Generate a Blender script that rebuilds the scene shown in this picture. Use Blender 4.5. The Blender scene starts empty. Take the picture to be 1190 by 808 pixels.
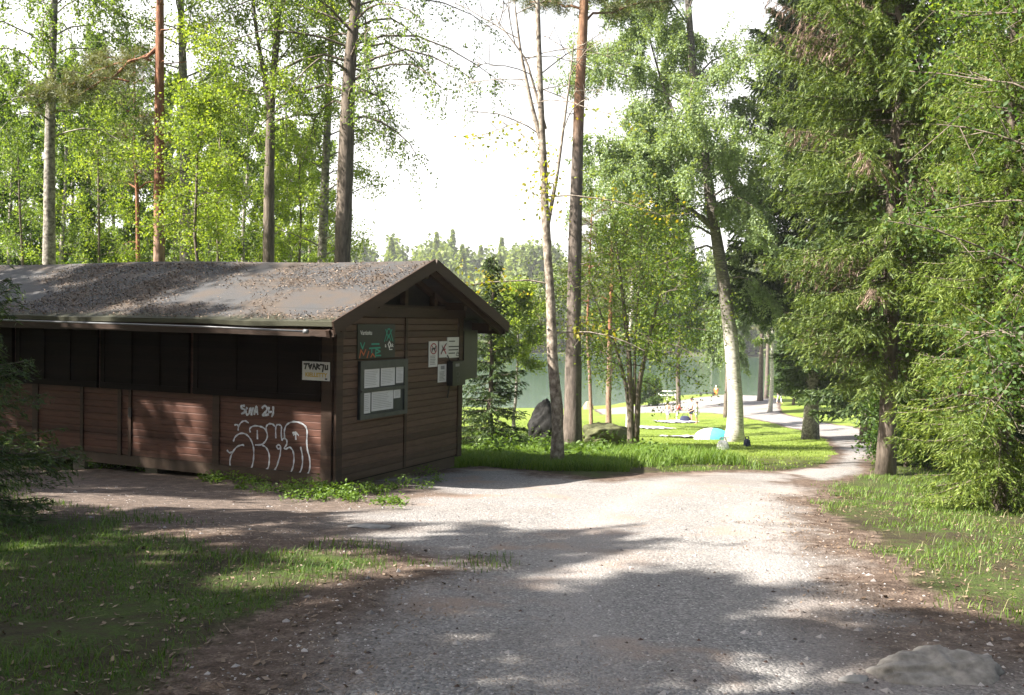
import bpy, math, random
import numpy as np
from mathutils import Vector, Matrix

random.seed(11)
rng = np.random.default_rng(11)
R = math.radians
sc = bpy.context.scene
col = sc.collection

# ------------------------------------------------------------------ camera
CAM_Z = 1.6
F_PX, CX, CY = 1163.0, 595.0, 404.0          # focal length in pixels of the 1190 x 808 photograph
PITCH, ROLL = R(-1.724), R(1.04)
cam = bpy.data.objects.new("camera", bpy.data.cameras.new("camera"))
col.objects.link(cam)
cam.data.sensor_width = 36.0
cam.data.lens = 36.0 * F_PX / 1190.0
cam.data.clip_start, cam.data.clip_end = 0.05, 6000
CAM_M = Matrix.Rotation(-ROLL, 4, 'Y') @ Matrix.Rotation(R(90) + PITCH, 4, 'X')
cam.matrix_world = Matrix.Translation((0, 0, CAM_Z)) @ CAM_M
sc.camera = cam

# ------------------------------------------------------------------ light
SUN_EL, SUN_AZ = R(44), R(197)               # azimuth counted from +X towards +Y
sun_dir = Vector((math.cos(SUN_AZ) * math.cos(SUN_EL), math.sin(SUN_AZ) * math.cos(SUN_EL), math.sin(SUN_EL)))
sl = bpy.data.lights.new("sun", 'SUN')
sl.energy, sl.angle, sl.color = 5.0, R(0.5), (1.0, 0.93, 0.82)
sun = bpy.data.objects.new("sun", sl)
col.objects.link(sun)
sun.rotation_euler = sun_dir.to_track_quat('Z', 'Y').to_euler()
world = bpy.data.worlds.new("World")
sc.world = world
world.use_nodes = True
wn = world.node_tree
sky = wn.nodes.new("ShaderNodeTexSky")
sky.sky_type = 'NISHITA'
sky.sun_disc = False
sky.sun_elevation = SUN_EL
sky.sun_rotation = math.atan2(sun_dir.x, sun_dir.y) % (2 * math.pi)
sky.dust_density = 4.0
veil = wn.nodes.new("ShaderNodeHueSaturation")          # thin summer veil: a whiter sky
veil.inputs["Saturation"].default_value = 0.8
wn.links.new(sky.outputs[0], veil.inputs["Color"])
tcw = wn.nodes.new("ShaderNodeTexCoord")
sxyz = wn.nodes.new("ShaderNodeSeparateXYZ")
wn.links.new(tcw.outputs["Generated"], sxyz.inputs[0])
nzw = wn.nodes.new("ShaderNodeTexNoise")
nzw.inputs["Scale"].default_value = 2.2
nzw.inputs["Detail"].default_value = 5
wn.links.new(tcw.outputs["Generated"], nzw.inputs["Vector"])
addw = wn.nodes.new("ShaderNodeMath"); addw.operation = 'MULTIPLY_ADD'
wn.links.new(nzw.outputs["Fac"], addw.inputs[0]); addw.inputs[1].default_value = -.5
wn.links.new(sxyz.outputs[2], addw.inputs[2])
mrw = wn.nodes.new("ShaderNodeMapRange"); mrw.interpolation_type = 'SMOOTHSTEP'   # bright cloud bank low over the lake
mrw.inputs[1].default_value, mrw.inputs[2].default_value, mrw.inputs[3].default_value, mrw.inputs[4].default_value = -.06, .30, 1, 0
wn.links.new(addw.outputs[0], mrw.inputs[0])
lakeside = wn.nodes.new("ShaderNodeMapRange"); lakeside.interpolation_type = 'SMOOTHSTEP'
lakeside.inputs[1].default_value, lakeside.inputs[2].default_value = .2, .75
wn.links.new(sxyz.outputs[1], lakeside.inputs[0])
mulw = wn.nodes.new("ShaderNodeMath"); mulw.operation = 'MULTIPLY'
wn.links.new(mrw.outputs[0], mulw.inputs[0]); wn.links.new(lakeside.outputs[0], mulw.inputs[1])
mxw = wn.nodes.new("ShaderNodeMix"); mxw.data_type = 'RGBA'
wn.links.new(mulw.outputs[0], mxw.inputs[0])
wn.links.new(veil.outputs[0], mxw.inputs[6]); mxw.inputs[7].default_value = (6.2, 6.1, 6.0, 1)
wn.links.new(mxw.outputs[2], wn.nodes["Background"].inputs[0])
wn.nodes["Background"].inputs[1].default_value = 0.068
sc.view_settings.view_transform = 'Standard'
sc.view_settings.look = 'None'
sc.view_settings.exposure = 2.05
sc.view_settings.gamma = 1
sc.view_settings.use_curve_mapping = False
sc.render.engine = 'CYCLES'
sc.cycles.max_bounces = 6
sc.cycles.diffuse_bounces = 3
sc.cycles.transmission_bounces = 4
sc.cycles.use_denoising = True
sc.cycles.caustics_reflective = sc.cycles.caustics_refractive = False


# ------------------------------------------------------------------ pixel helpers (photo pixel -> world)
def ray(px, py):
    return (CAM_M.to_3x3() @ Vector(((px - CX) / F_PX, -(py - CY) / F_PX, -1))).normalized()


def at(px, py, d):
    v = ray(px, py)
    return Vector((0, 0, CAM_Z)) + v * (d / v.y)


def vnoise(x, y, seed=0):
    x = np.asarray(x, float); y = np.asarray(y, float)
    xi, yi = np.floor(x), np.floor(y)
    fx, fy = x - xi, y - yi
    fx, fy = fx * fx * (3 - 2 * fx), fy * fy * (3 - 2 * fy)

    def hsh(a, b):
        s = np.sin(a * 127.1 + b * 311.7 + seed * 74.7) * 43758.5453
        return s - np.floor(s)
    return (hsh(xi, yi) * (1 - fx) * (1 - fy) + hsh(xi + 1, yi) * fx * (1 - fy)
            + hsh(xi, yi + 1) * (1 - fx) * fy + hsh(xi + 1, yi + 1) * fx * fy)


def sstep(a, b, x):
    t = np.clip((np.asarray(x, float) - a) / (b - a), 0, 1)
    return t * t * (3 - 2 * t)


PY = [-60, 0, 5, 8, 13.5, 17, 21, 25, 30, 40, 55, 80, 100, 110, 122, 250, 262, 276, 300, 340, 420, 700]
PZ = [-1.3, -1.6, -1.68, -1.88, -2.32, -2.56, -2.85, -3.2, -3.75, -4.85, -6.3, -8.0, -9.2, -9.8, -11.5, -11.5, -10.2, -8.8, -2.5, 7, 15, 19]


def hgt(x, y):
    x = np.asarray(x, float); y = np.asarray(y, float)
    shift = sstep(4, 26, x) * 24 * sstep(60, 105, y) * (1 - sstep(140, 200, y))
    z = np.interp(y - shift, PY, PZ) + CAM_Z
    z = z + sstep(70, 120, y) * (1 - sstep(150, 240, y)) * 6 * sstep(0, 40, x - 0.262 * y - 1)
    z = z + np.clip(x - 6 - .1 * y, 0, 30) * .05 * (1 - sstep(80, 120, y))
    z = z + (vnoise(x * .35, y * .35, 3) - .5) * .08 * (1 - sstep(120, 150, y))
    z = z + (vnoise(x * 2.1, y * 2.1, 5) - .5) * .03 * (1 - sstep(30, 60, y))
    z = z + (vnoise(x * .02, y * .02, 8) - .5) * 9 * sstep(300, 380, y)
    return z


def on_ground(px, py):
    v = ray(px, py)
    o = Vector((0, 0, CAM_Z))
    ts = np.concatenate([np.arange(2, 40, .05), np.arange(40, 300, .25)])
    P = np.array([[o.x + v.x * t, o.y + v.y * t, o.z + v.z * t] for t in ts])
    g = hgt(P[:, 0], P[:, 1])
    k = int(np.argmax(P[:, 2] < g)) if (P[:, 2] < g).any() else len(ts) - 1
    return Vector((P[k, 0], P[k, 1], float(g[k])))


def stand(px, d):
    p = at(px, 370, d)
    return Vector((p.x, d, float(hgt(p.x, d))))


# ------------------------------------------------------------------ object helpers
def tag(o, label=None, cat=None, group=None, kind=None):
    if label: o["label"] = label
    if cat: o["category"] = cat
    if group: o["group"] = group
    if kind: o["kind"] = kind
    return o


def empty(name, loc=(0, 0, 0), rz=0.0):
    o = bpy.data.objects.new(name, None)
    o.empty_display_size = .3
    col.objects.link(o)
    o.location = loc
    o.rotation_euler.z = rz
    return o


def copy_tree(o, parent=None):
    c = o.copy()
    col.objects.link(c)
    if parent: c.parent = parent
    for ch in list(o.children):
        copy_tree(ch, c)
    return c


class MB:
    """collects quads and triangles, builds ONE mesh object"""
    def __init__(self):
        self.v, self.q, self.t, self.n = [], [], [], 0

    def add(self, v, q=None, t=None):
        v = np.asarray(v, np.float32).reshape(-1, 3)
        if q is not None and len(q): self.q.append(np.asarray(q, np.int64).reshape(-1, 4) + self.n)
        if t is not None and len(t): self.t.append(np.asarray(t, np.int64).reshape(-1, 3) + self.n)
        self.v.append(v)
        self.n += len(v)

    def quads(self, V):                       # (N,4,3)
        V = np.asarray(V, np.float32)
        self.add(V.reshape(-1, 3), q=np.arange(len(V) * 4).reshape(-1, 4))

    def box(self, lo, hi, M=None):
        x0, y0, z0 = lo; x1, y1, z1 = hi
        v = np.array([(x0, y0, z0), (x1, y0, z0), (x1, y1, z0), (x0, y1, z0), (x0, y0, z1), (x1, y0, z1), (x1, y1, z1), (x0, y1, z1)], float)
        if M is not None:
            v = np.array([M @ Vector(p) for p in v])
        self.add(v, q=[(3, 2, 1, 0), (4, 5, 6, 7), (0, 1, 5, 4), (1, 2, 6, 5), (2, 3, 7, 6), (3, 0, 4, 7)])

    def bar(self, a, b, w, h, up=(0, 0, 1)):  # box from a to b with section w x h
        a, b = Vector(a), Vector(b)
        d = (b - a); L = d.length; d.normalize()
        s = d.cross(Vector(up)).normalized(); u = s.cross(d)
        M = Matrix(((s.x, d.x, u.x, a.x), (s.y, d.y, u.y, a.y), (s.z, d.z, u.z, a.z), (0, 0, 0, 1)))
        self.box((-w / 2, 0, -h / 2), (w / 2, L, h / 2), M)

    def tube(self, pts, rad, n=6, cap=True):
        P = np.asarray([tuple(p) for p in pts], float)
        rad = np.broadcast_to(np.asarray(rad, float), (len(P),))
        T = np.gradient(P, axis=0)
        T /= np.linalg.norm(T, axis=1, keepdims=True) + 1e-9
        ref = np.where(np.abs(T[:, 2:3]) > .9, np.array([[1., 0, 0]]), np.array([[0, 0, 1.]]))
        if np.abs(T[0, 2]) > .6: ref[:] = (1, .13, 0)
        else: ref[:] = (.05, .02, 1)
        A = np.cross(T, ref); A /= np.linalg.norm(A, axis=1, keepdims=True) + 1e-9
        B = np.cross(T, A)
        ang = np.linspace(0, 2 * np.pi, n, endpoint=False)
        V = P[:, None] + rad[:, None, None] * (A[:, None] * np.cos(ang)[None, :, None] + B[:, None] * np.sin(ang)[None, :, None])
        k = len(P)
        i = np.arange(k - 1)[:, None] * n; j = np.arange(n)[None]
        q = np.stack([i + j, i + (j + 1) % n, i + n + (j + 1) % n, i + n + j], -1).reshape(-1, 4)
        t = []
        if cap:
            t = [(0, a + 1, a) for a in range(1, n - 1)] + [((k - 1) * n, (k - 1) * n + a, (k - 1) * n + a + 1) for a in range(1, n - 1)]
        self.add(V.reshape(-1, 3), q=q, t=t)

    def build(self, name, mat, parent=None, smooth=False):
        me = bpy.data.meshes.new(name)
        V = np.concatenate(self.v) if self.v else np.zeros((0, 3), np.float32)
        Q = np.concatenate(self.q) if self.q else np.zeros((0, 4), np.int64)
        T = np.concatenate(self.t) if self.t else np.zeros((0, 3), np.int64)
        me.vertices.add(len(V)); me.vertices.foreach_set("co", V.ravel())
        me.loops.add(Q.size + T.size)
        me.loops.foreach_set("vertex_index", np.concatenate([Q.ravel(), T.ravel()]).astype(np.int32))
        me.polygons.add(len(Q) + len(T))
        st = np.concatenate([np.arange(len(Q)) * 4, Q.size + np.arange(len(T)) * 3]).astype(np.int32)
        me.polygons.foreach_set("loop_start", st)
        me.polygons.foreach_set("use_smooth", np.full(len(Q) + len(T), smooth))
        me.update(calc_edges=True)
        if mat: me.materials.append(mat)
        o = bpy.data.objects.new(name, me)
        col.objects.link(o)
        if parent: o.parent = parent
        return o


# ------------------------------------------------------------------ materials
def new_mat(name):
    m = bpy.data.materials.new(name)
    m.use_nodes = True
    nt = m.node_tree
    b = nt.nodes["Principled BSDF"]
    return m, nt, b


def N(nt, typ, **kw):
    n = nt.nodes.new(typ)
    for k, v in kw.items():
        if k in n.inputs: n.inputs[k].default_value = v
        else: setattr(n, k, v)
    return n


def noise(nt, scale, detail=4, vec=None, rough=.6):
    n = N(nt, "ShaderNodeTexNoise")
    n.inputs["Scale"].default_value = scale
    n.inputs["Detail"].default_value = detail
    n.inputs["Roughness"].default_value = rough
    if vec is not None: nt.links.new(vec, n.inputs["Vector"])
    return n.outputs["Fac"]


def ramp(nt, fac, stops):
    n = nt.nodes.new("ShaderNodeValToRGB")
    e = n.color_ramp.elements
    while len(e) < len(stops): e.new(.5)
    for k, (p, c) in enumerate(stops):
        e[k].position = p
        e[k].color = (*c, 1) if len(c) == 3 else c
    nt.links.new(fac, n.inputs[0])
    return n.outputs[0]


def mixc(nt, fac, a, b, typ='MIX'):
    n = nt.nodes.new("ShaderNodeMix")
    n.data_type = 'RGBA'; n.blend_type = typ
    for k, v in ((0, fac), (6, a), (7, b)):
        if isinstance(v, (int, float)): n.inputs[k].default_value = v
        elif isinstance(v, tuple): n.inputs[k].default_value = (*v, 1)
        else: nt.links.new(v, n.inputs[k])
    return n.outputs[2]


def math_(nt, op, a, b=0.0, c=None, clamp=False):
    n = nt.nodes.new("ShaderNodeMath")
    n.operation = op; n.use_clamp = clamp
    for k, v in ((0, a), (1, b), (2, c)):
        if v is None: continue
        if isinstance(v, (int, float)): n.inputs[k].default_value = v
        else: nt.links.new(v, n.inputs[k])
    return n.outputs[0]


def maprange(nt, v, a, b):
    n = nt.nodes.new("ShaderNodeMapRange")
    n.interpolation_type = 'SMOOTHSTEP'
    nt.links.new(v, n.inputs[0])
    n.inputs[1].default_value, n.inputs[2].default_value = a, b
    return n.outputs[0]


def bump(nt, b, h, strength=.4, dist=.02):
    n = nt.nodes.new("ShaderNodeBump")
    n.inputs["Strength"].default_value = strength
    n.inputs["Distance"].default_value = dist
    nt.links.new(h, n.inputs["Height"])
    nt.links.new(n.outputs[0], b.inputs["Normal"])


def geo_pos(nt):
    return nt.nodes.new("ShaderNodeNewGeometry").outputs["Position"]


def obj_pos(nt):
    return nt.nodes.new("ShaderNodeTexCoord").outputs["Object"]


def simple(name, c, rough=.7, var=.25, scale=8, bump_s=0.0, metallic=0):
    m, nt, b = new_mat(name)
    p = obj_pos(nt)
    f = noise(nt, scale, 5, p)
    lo = tuple(x * (1 - var) for x in c); hi = tuple(min(1, x * (1 + var)) for x in c)
    nt.links.new(ramp(nt, f, [(.3, lo), (.7, hi)]), b.inputs["Base Color"])
    b.inputs["Roughness"].default_value = rough
    b.inputs["Metallic"].default_value = metallic
    if bump_s: bump(nt, b, f, bump_s, .01)
    return m


def leaf_mat(name, dark, mid, lite, trans=.5, tcol=None, rough=.55, clump=.8):
    m, nt, b = new_mat(name)
    out = nt.nodes["Material Output"]
    g = nt.nodes.new("ShaderNodeNewGeometry")
    n = noise(nt, clump, 2, g.outputs["Position"])
    f = math_(nt, 'ADD', math_(nt, 'MULTIPLY', g.outputs["Random Per Island"], .6), math_(nt, 'MULTIPLY', n, .5))
    c = ramp(nt, f, [(.2, dark), (.55, mid), (.95, lite)])
    nt.links.new(c, b.inputs["Base Color"])
    b.inputs["Roughness"].default_value = rough
    b.inputs["Specular IOR Level"].default_value = .35
    t = nt.nodes.new("ShaderNodeBsdfTranslucent")
    tc = mixc(nt, 1.0, c, tcol or (1.75, 1.7, .55), 'MULTIPLY')
    nt.links.new(tc, t.inputs[0])
    mx = nt.nodes.new("ShaderNodeMixShader")
    mx.inputs[0].default_value = trans
    nt.links.new(b.outputs[0], mx.inputs[1]); nt.links.new(t.outputs[0], mx.inputs[2])
    nt.links.new(mx.outputs[0], out.inputs[0])
    return m


def bark_mat(name, stops, scale=(6, 6, 1.2), bump_s=.7, upper=None):
    m, nt, b = new_mat(name)
    p = obj_pos(nt)
    mp = N(nt, "ShaderNodeMapping"); mp.inputs["Scale"].default_value = scale
    nt.links.new(p, mp.inputs[0])
    f = noise(nt, 3, 6, mp.outputs[0], .65)
    c = ramp(nt, f, stops)
    if upper:
        z0, z1, ustops = upper
        s = nt.nodes.new("ShaderNodeSeparateXYZ"); nt.links.new(p, s.inputs[0])
        zz = math_(nt, 'ADD', s.outputs[2], math_(nt, 'MULTIPLY', noise(nt, 1.5, 3, p), 1.6))
        c = mixc(nt, maprange(nt, zz, z0, z1), c, ramp(nt, f, ustops))
    nt.links.new(c, b.inputs["Base Color"])
    b.inputs["Roughness"].default_value = .9
    bump(nt, b, f, bump_s, .03)
    return m


M = {}
M['leaf_birch'] = leaf_mat('birch_leaves', (.06, .105, .03), (.12, .18, .05), (.19, .26, .075))
M['leaf_lime'] = leaf_mat('bright_leaves', (.10, .16, .03), (.18, .25, .045), (.27, .33, .07))
M['leaf_pale'] = leaf_mat('pale_willow_leaves', (.12, .17, .085), (.19, .26, .125), (.26, .33, .17), trans=.35)
M['leaf_deep'] = leaf_mat('deep_green_leaves', (.035, .07, .02), (.065, .12, .032), (.11, .18, .05))
M['leaf_rowan'] = leaf_mat('rowan_leaves', (.065, .12, .022), (.12, .19, .034), (.24, .26, .045))
M['leaf_fall'] = leaf_mat('yellowing_leaves', (.12, .16, .02), (.22, .24, .03), (.38, .26, .035))
M['spruce'] = leaf_mat('spruce_needles', (.036, .062, .017), (.095, .142, .034), (.19, .235, .055), trans=.32, tcol=(1.6, 1.6, .5))
M['spruce_dark'] = leaf_mat('dark_spruce_needles', (.02, .042, .016), (.05, .085, .026), (.105, .15, .042), trans=.2)
M['spruce_lite'] = leaf_mat('fresh_spruce_needles', (.055, .09, .018), (.135, .195, .04), (.24, .29, .062), trans=.34, tcol=(1.6, 1.6, .5))
M['pine'] = leaf_mat('pine_needles', (.07, .09, .04), (.13, .15, .07), (.20, .19, .10), trans=.2)
M['dead'] = leaf_mat('dead_twigs', (.10, .065, .045), (.19, .13, .10), (.30, .22, .18), trans=.1, tcol=(1, .9, .8))
M['grass'] = leaf_mat('grass_blades', (.05, .10, .012), (.095, .175, .02), (.17, .24, .04), trans=.35, clump=1.2)
M['grass_lawn'] = leaf_mat('lawn_blades', (.09, .14, .02), (.16, .23, .035), (.24, .29, .06), trans=.35, clump=.5)
M['straw'] = leaf_mat('dry_straw', (.12, .12, .05), (.2, .19, .09), (.32, .28, .16), trans=.2, clump=1)
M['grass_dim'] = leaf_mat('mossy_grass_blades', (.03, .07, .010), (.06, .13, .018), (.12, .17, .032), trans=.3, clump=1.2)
M['weed'] = leaf_mat('weed_leaves', (.05, .09, .015), (.085, .15, .022), (.13, .21, .035), trans=.35)
M['litter'] = leaf_mat('dry_leaf_litter', (.06, .038, .024), (.15, .10, .065), (.32, .25, .19), trans=.05, tcol=(1, 1, 1))
M['bark_birch'] = bark_mat('birch_bark', [(.30, (.06, .05, .045)), (.42, (.30, .28, .25)), (.6, (.52, .49, .45))], (2, 2, 7), .4)
M['bark_greybirch'] = bark_mat('grey_birch_bark', [(.35, (.07, .06, .05)), (.5, (.2, .18, .16)), (.65, (.38, .35, .31))], (3, 3, 4), .5)
M['bark_birchtop'] = bark_mat('birch_bark_dark_crown', [(.30, (.06, .05, .045)), (.42, (.30, .28, .25)), (.6, (.52, .49, .45))], (2, 2, 7), .4,
                              upper=(4.2, 6.8, [(.3, (.05, .04, .035)), (.5, (.11, .095, .08)), (.7, (.22, .2, .18))]))
M['bark_dark'] = bark_mat('dark_bark', [(.3, (.05, .04, .03)), (.5, (.12, .095, .075)), (.7, (.2, .165, .135))])
M['bark_pine'] = bark_mat('pine_bark', [(.3, (.045, .036, .03)), (.5, (.115, .092, .078)), (.7, (.19, .158, .135))], (5, 5, 1.2), .8,
                          upper=(7.5, 9.5, [(.3, (.10, .05, .03)), (.5, (.22, .115, .065)), (.7, (.32, .185, .11))]))
M['bark_redpine'] = bark_mat('red_pine_bark', [(.3, (.09, .05, .035)), (.5, (.24, .15, .11)), (.7, (.34, .24, .19))], (5, 5, 1.5), .8,
                             upper=(5.0, 7.0, [(.3, (.09, .035, .02)), (.5, (.22, .09, .045)), (.7, (.33, .16, .09))]))
M['bark_paint'] = bark_mat('pale_maple_bark', [(.32, (.07, .055, .042)), (.48, (.20, .165, .13)), (.66, (.42, .37, .31))], (4, 4, 3), .6)  # pale bark with random darker patches


def wood_mat(name, c, var=.45):
    m, nt, b = new_mat(name)
    p = obj_pos(nt)
    mp = N(nt, "ShaderNodeMapping"); mp.inputs["Scale"].default_value = (1.5, 1.5, 14)
    nt.links.new(p, mp.inputs[0])
    f = noise(nt, 2.5, 6, mp.outputs[0], .7)
    f2 = noise(nt, .9, 3, p)
    k = math_(nt, 'ADD', math_(nt, 'MULTIPLY', f, .7), math_(nt, 'MULTIPLY', f2, .3))
    cc = ramp(nt, k, [(.3, tuple(x * (1 - var) for x in c)), (.52, c), (.72, tuple(x * (1 + var) for x in c))])
    s = nt.nodes.new("ShaderNodeSeparateXYZ"); nt.links.new(p, s.inputs[0])
    wn_ = nt.nodes.new("ShaderNodeTexWhiteNoise"); wn_.noise_dimensions = '1D'
    nt.links.new(math_(nt, 'FLOOR', math_(nt, 'MULTIPLY', s.outputs[2], 10.0)), wn_.inputs["W"])
    tone = math_(nt, 'ADD', .72, math_(nt, 'MULTIPLY', wn_.outputs["Value"], .56))
    tc_ = nt.nodes.new("ShaderNodeCombineColor")
    for q_ in range(3): nt.links.new(tone, tc_.inputs[q_])
    cc = mixc(nt, 1.0, cc, tc_.outputs[0], 'MULTIPLY')
    spl = math_(nt, 'ADD', s.outputs[2], math_(nt, 'MULTIPLY', noise(nt, 7, 4, p), .45))
    cc = mixc(nt, math_(nt, 'MULTIPLY', math_(nt, 'SUBTRACT', 1.0, maprange(nt, spl, .15, .55)), .5), cc, (.10, .075, .055))
    nt.links.new(cc, b.inputs["Base Color"])
    b.inputs["Roughness"].default_value = .62
    b.inputs["Specular IOR Level"].default_value = .35
    bump(nt, b, f, .35, .006)
    return m


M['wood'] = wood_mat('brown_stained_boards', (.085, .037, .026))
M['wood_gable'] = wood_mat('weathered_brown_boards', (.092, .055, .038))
M['trim'] = wood_mat('brown_trim', (.042, .023, .015))
M['shade_panel'] = wood_mat('shade_black_boards', (.011, .007, .006))  # near-black colour carries the shade under the eave
M['shade_panel'].node_tree.nodes['Principled BSDF'].inputs['Specular IOR Level'].default_value = .08
M['wood_raw'] = wood_mat('greyed_timber', (.16, .125, .085))
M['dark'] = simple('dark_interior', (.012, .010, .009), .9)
M['black'] = simple('black_paint', (.014, .014, .016), .45)
M['frame'] = simple('grey_frame', (.05, .055, .055), .5)
M['backing'] = simple('dark_blue_backing', (.022, .028, .034), .5)
M['white'] = simple('white_sign', (.62, .62, .62), .5, .06)
M['paper'] = simple('white_paper', (.55, .56, .58), .7, .07, 5)
M['print'] = simple('printed_grey', (.25, .25, .27), .7, .1)
M['ink'] = simple('black_ink', (.03, .03, .035), .6)
M['red'] = simple('sign_red', (.30, .02, .04), .5, .1)
M['green'] = simple('sign_green', (.02, .26, .20), .5, .1)
M['orange'] = simple('sign_orange', (.40, .09, .03), .5, .15)
M['yellow'] = simple('sign_yellow', (.55, .38, .08), .5, .15)
M['spray'] = simple('silver_spray_paint', (.50, .53, .58), .45, .4, 20)
M['gutter'] = simple('grey_gutter', (.13, .135, .145), .4, .1)
M['concrete'] = simple('concrete', (.24, .22, .18), .9, .3, 6, .3)


def roof_mat():
    m, nt, b = new_mat('roofing_felt')
    p = obj_pos(nt)
    f = noise(nt, 60, 3, p)
    big = noise(nt, 1.3, 5, p)
    c = ramp(nt, f, [(.3, (.028, .028, .030)), (.7, (.056, .055, .058))])
    c = mixc(nt, math_(nt, 'MULTIPLY', maprange(nt, big, .42, .62), .8), c, (.062, .044, .031))
    s = nt.nodes.new("ShaderNodeSeparateXYZ"); nt.links.new(p, s.inputs[0])
    edge = math_(nt, 'ADD', s.outputs[0], math_(nt, 'MULTIPLY', noise(nt, 3, 4, p), .5))
    c = mixc(nt, math_(nt, 'SUBTRACT', 1.0, maprange(nt, edge, -.45, -.25)), c, (.03, .03, .014))
    fr = math_(nt, 'FRACT', math_(nt, 'MULTIPLY', math_(nt, 'ADD', s.outputs[0], 1.13), 1.17))
    seam = math_(nt, 'LESS_THAN', math_(nt, 'ADD', fr, math_(nt, 'MULTIPLY', big, .02)), .035)
    c = mixc(nt, math_(nt, 'MULTIPLY', seam, .7), c, (.02, .02, .02))
    nt.links.new(c, b.inputs["Base Color"])
    b.inputs["Roughness"].default_value = .75
    bump(nt, b, math_(nt, 'ADD', f, math_(nt, 'MULTIPLY', fr, -.8)), .3, .01)
    return m


M['roof'] = roof_mat()


def ground_mat():
    m, nt, b = new_mat('forest_ground')
    p = geo_pos(nt)
    a = nt.nodes.new("ShaderNodeAttribute"); a.attribute_name = "sdf"
    sdf = a.outputs["Fac"]
    n1 = noise(nt, 1.1, 6, p); n2 = noise(nt, 9, 4, p); n3 = noise(nt, 55, 3, p); n4 = noise(nt, .35, 3, p)
    vo = nt.nodes.new("ShaderNodeTexVoronoi"); vo.inputs["Scale"].default_value = 62
    nt.links.new(p, vo.inputs["Vector"])
    vo2 = nt.nodes.new("ShaderNodeTexVoronoi"); vo2.inputs["Scale"].default_value = 90
    nt.links.new(p, vo2.inputs["Vector"])
    peb = nt.nodes.new("ShaderNodeSeparateColor"); nt.links.new(vo.outputs["Color"], peb.inputs[0])
    # gravel: pebbles of several greys and pinks
    grav = ramp(nt, peb.outputs[0], [(0, (.06, .06, .062)), (.4, (.165, .16, .16)), (.8, (.25, .24, .235)), (1, (.42, .40, .385))])
    grav = mixc(nt, .45, grav, ramp(nt, n3, [(.3, (.14, .136, .136)), (.7, (.31, .297, .288))]))
    grav = mixc(nt, maprange(nt, n1, .52, .72), grav, (.26, .20, .165))
    tr_ = nt.nodes.new("ShaderNodeAttribute"); tr_.attribute_name = "track"
    grav = mixc(nt, math_(nt, 'MULTIPLY', tr_.outputs["Fac"], .55), grav, ramp(nt, n3, [(.3, (.21, .195, .19)), (.7, (.33, .31, .30))]))
    grav = mixc(nt, math_(nt, 'MULTIPLY', maprange(nt, n4, .5, .75), .55), grav, (.15, .12, .10))
    dirt = ramp(nt, math_(nt, 'ADD', math_(nt, 'MULTIPLY', n2, .55), math_(nt, 'MULTIPLY', n3, .45)),
                [(.3, (.03, .021, .016)), (.5, (.085, .06, .047)), (.68, (.20, .155, .125))])
    soil = ramp(nt, math_(nt, 'ADD', math_(nt, 'ADD', math_(nt, 'MULTIPLY', n2, .35), math_(nt, 'MULTIPLY', n3, .25)), math_(nt, 'MULTIPLY', n1, .4)),
                [(.38, (.022, .018, .012)), (.47, (.045, .038, .02)), (.55, (.042, .066, .014)), (.64, (.08, .095, .026))])
    lawn = ramp(nt, math_(nt, 'ADD', math_(nt, 'MULTIPLY', n2, .5), math_(nt, 'MULTIPLY', n4, .5)),
                [(.3, (.10, .155, .022)), (.7, (.19, .24, .04))])
    s = nt.nodes.new("ShaderNodeSeparateXYZ"); nt.links.new(p, s.inputs[0])
    soil = mixc(nt, maprange(nt, s.outputs[1], 18, 24), soil, lawn)
    e = math_(nt, 'ADD', sdf, math_(nt, 'MULTIPLY', math_(nt, 'SUBTRACT', n2, .5), .5))
    e2 = math_(nt, 'ADD', sdf, math_(nt, 'MULTIPLY', math_(nt, 'SUBTRACT', n1, .5), 1.6))
    e2 = math_(nt, 'ADD', e2, math_(nt, 'MULTIPLY', math_(nt, 'SUBTRACT', n2, .5), .6))
    c = mixc(nt, maprange(nt, e, -.12, .12), soil, dirt)
    ad = nt.nodes.new("ShaderNodeAttribute"); ad.attribute_name = "dirt"
    dm = math_(nt, 'SUBTRACT', 1.0, math_(nt, 'MULTIPLY', maprange(nt, ad.outputs["Fac"], -.5, .5), .85))
    c = mixc(nt, math_(nt, 'MULTIPLY', maprange(nt, e2, .25, 1.0), dm), c, grav)
    # the far shore is forest floor
    c = mixc(nt, maprange(nt, s.outputs[1], 180, 220), c, (.06, .07, .03))
    nt.links.new(c, b.inputs["Base Color"])
    b.inputs["Roughness"].default_value = .95
    b.inputs["Specular IOR Level"].default_value = .2
    hgt_ = math_(nt, 'ADD', math_(nt, 'MULTIPLY', vo.outputs["Distance"], -1.0), math_(nt, 'MULTIPLY', n3, .8))
    bump(nt, b, hgt_, .55, .02)
    return m


M['ground'] = ground_mat()


def water_mat():
    m, nt, b = new_mat('lake_water')
    p = geo_pos(nt)
    b.inputs["Base Color"].default_value = (.03, .075, .045, 1)
    b.inputs["Roughness"].default_value = .06
    mp = N(nt, "ShaderNodeMapping"); mp.inputs["Scale"].default_value = (.5, 1.6, 1)
    nt.links.new(p, mp.inputs[0])
    f = noise(nt, 1.4, 3, mp.outputs[0])
    bump(nt, b, f, .22, .18)
    return m


M['water'] = water_mat()
M['rock'] = simple('grey_rock', (.20, .195, .19), .9, .45, 5, .6)
M['rock_dark'] = simple('dark_rock', (.010, .0095, .0095), .9, .55, 4, .6)
M['rock_pale'] = simple('pale_lichen_rock', (.20, .187, .172), .95, .45, 14, .6)
M['rock_moss'] = simple('mossy_rock', (.10, .105, .05), .95, .5, 3, .6)
M['rock_red'] = simple('reddish_rock', (.38, .22, .16), .9, .3, 3, .6)

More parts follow.
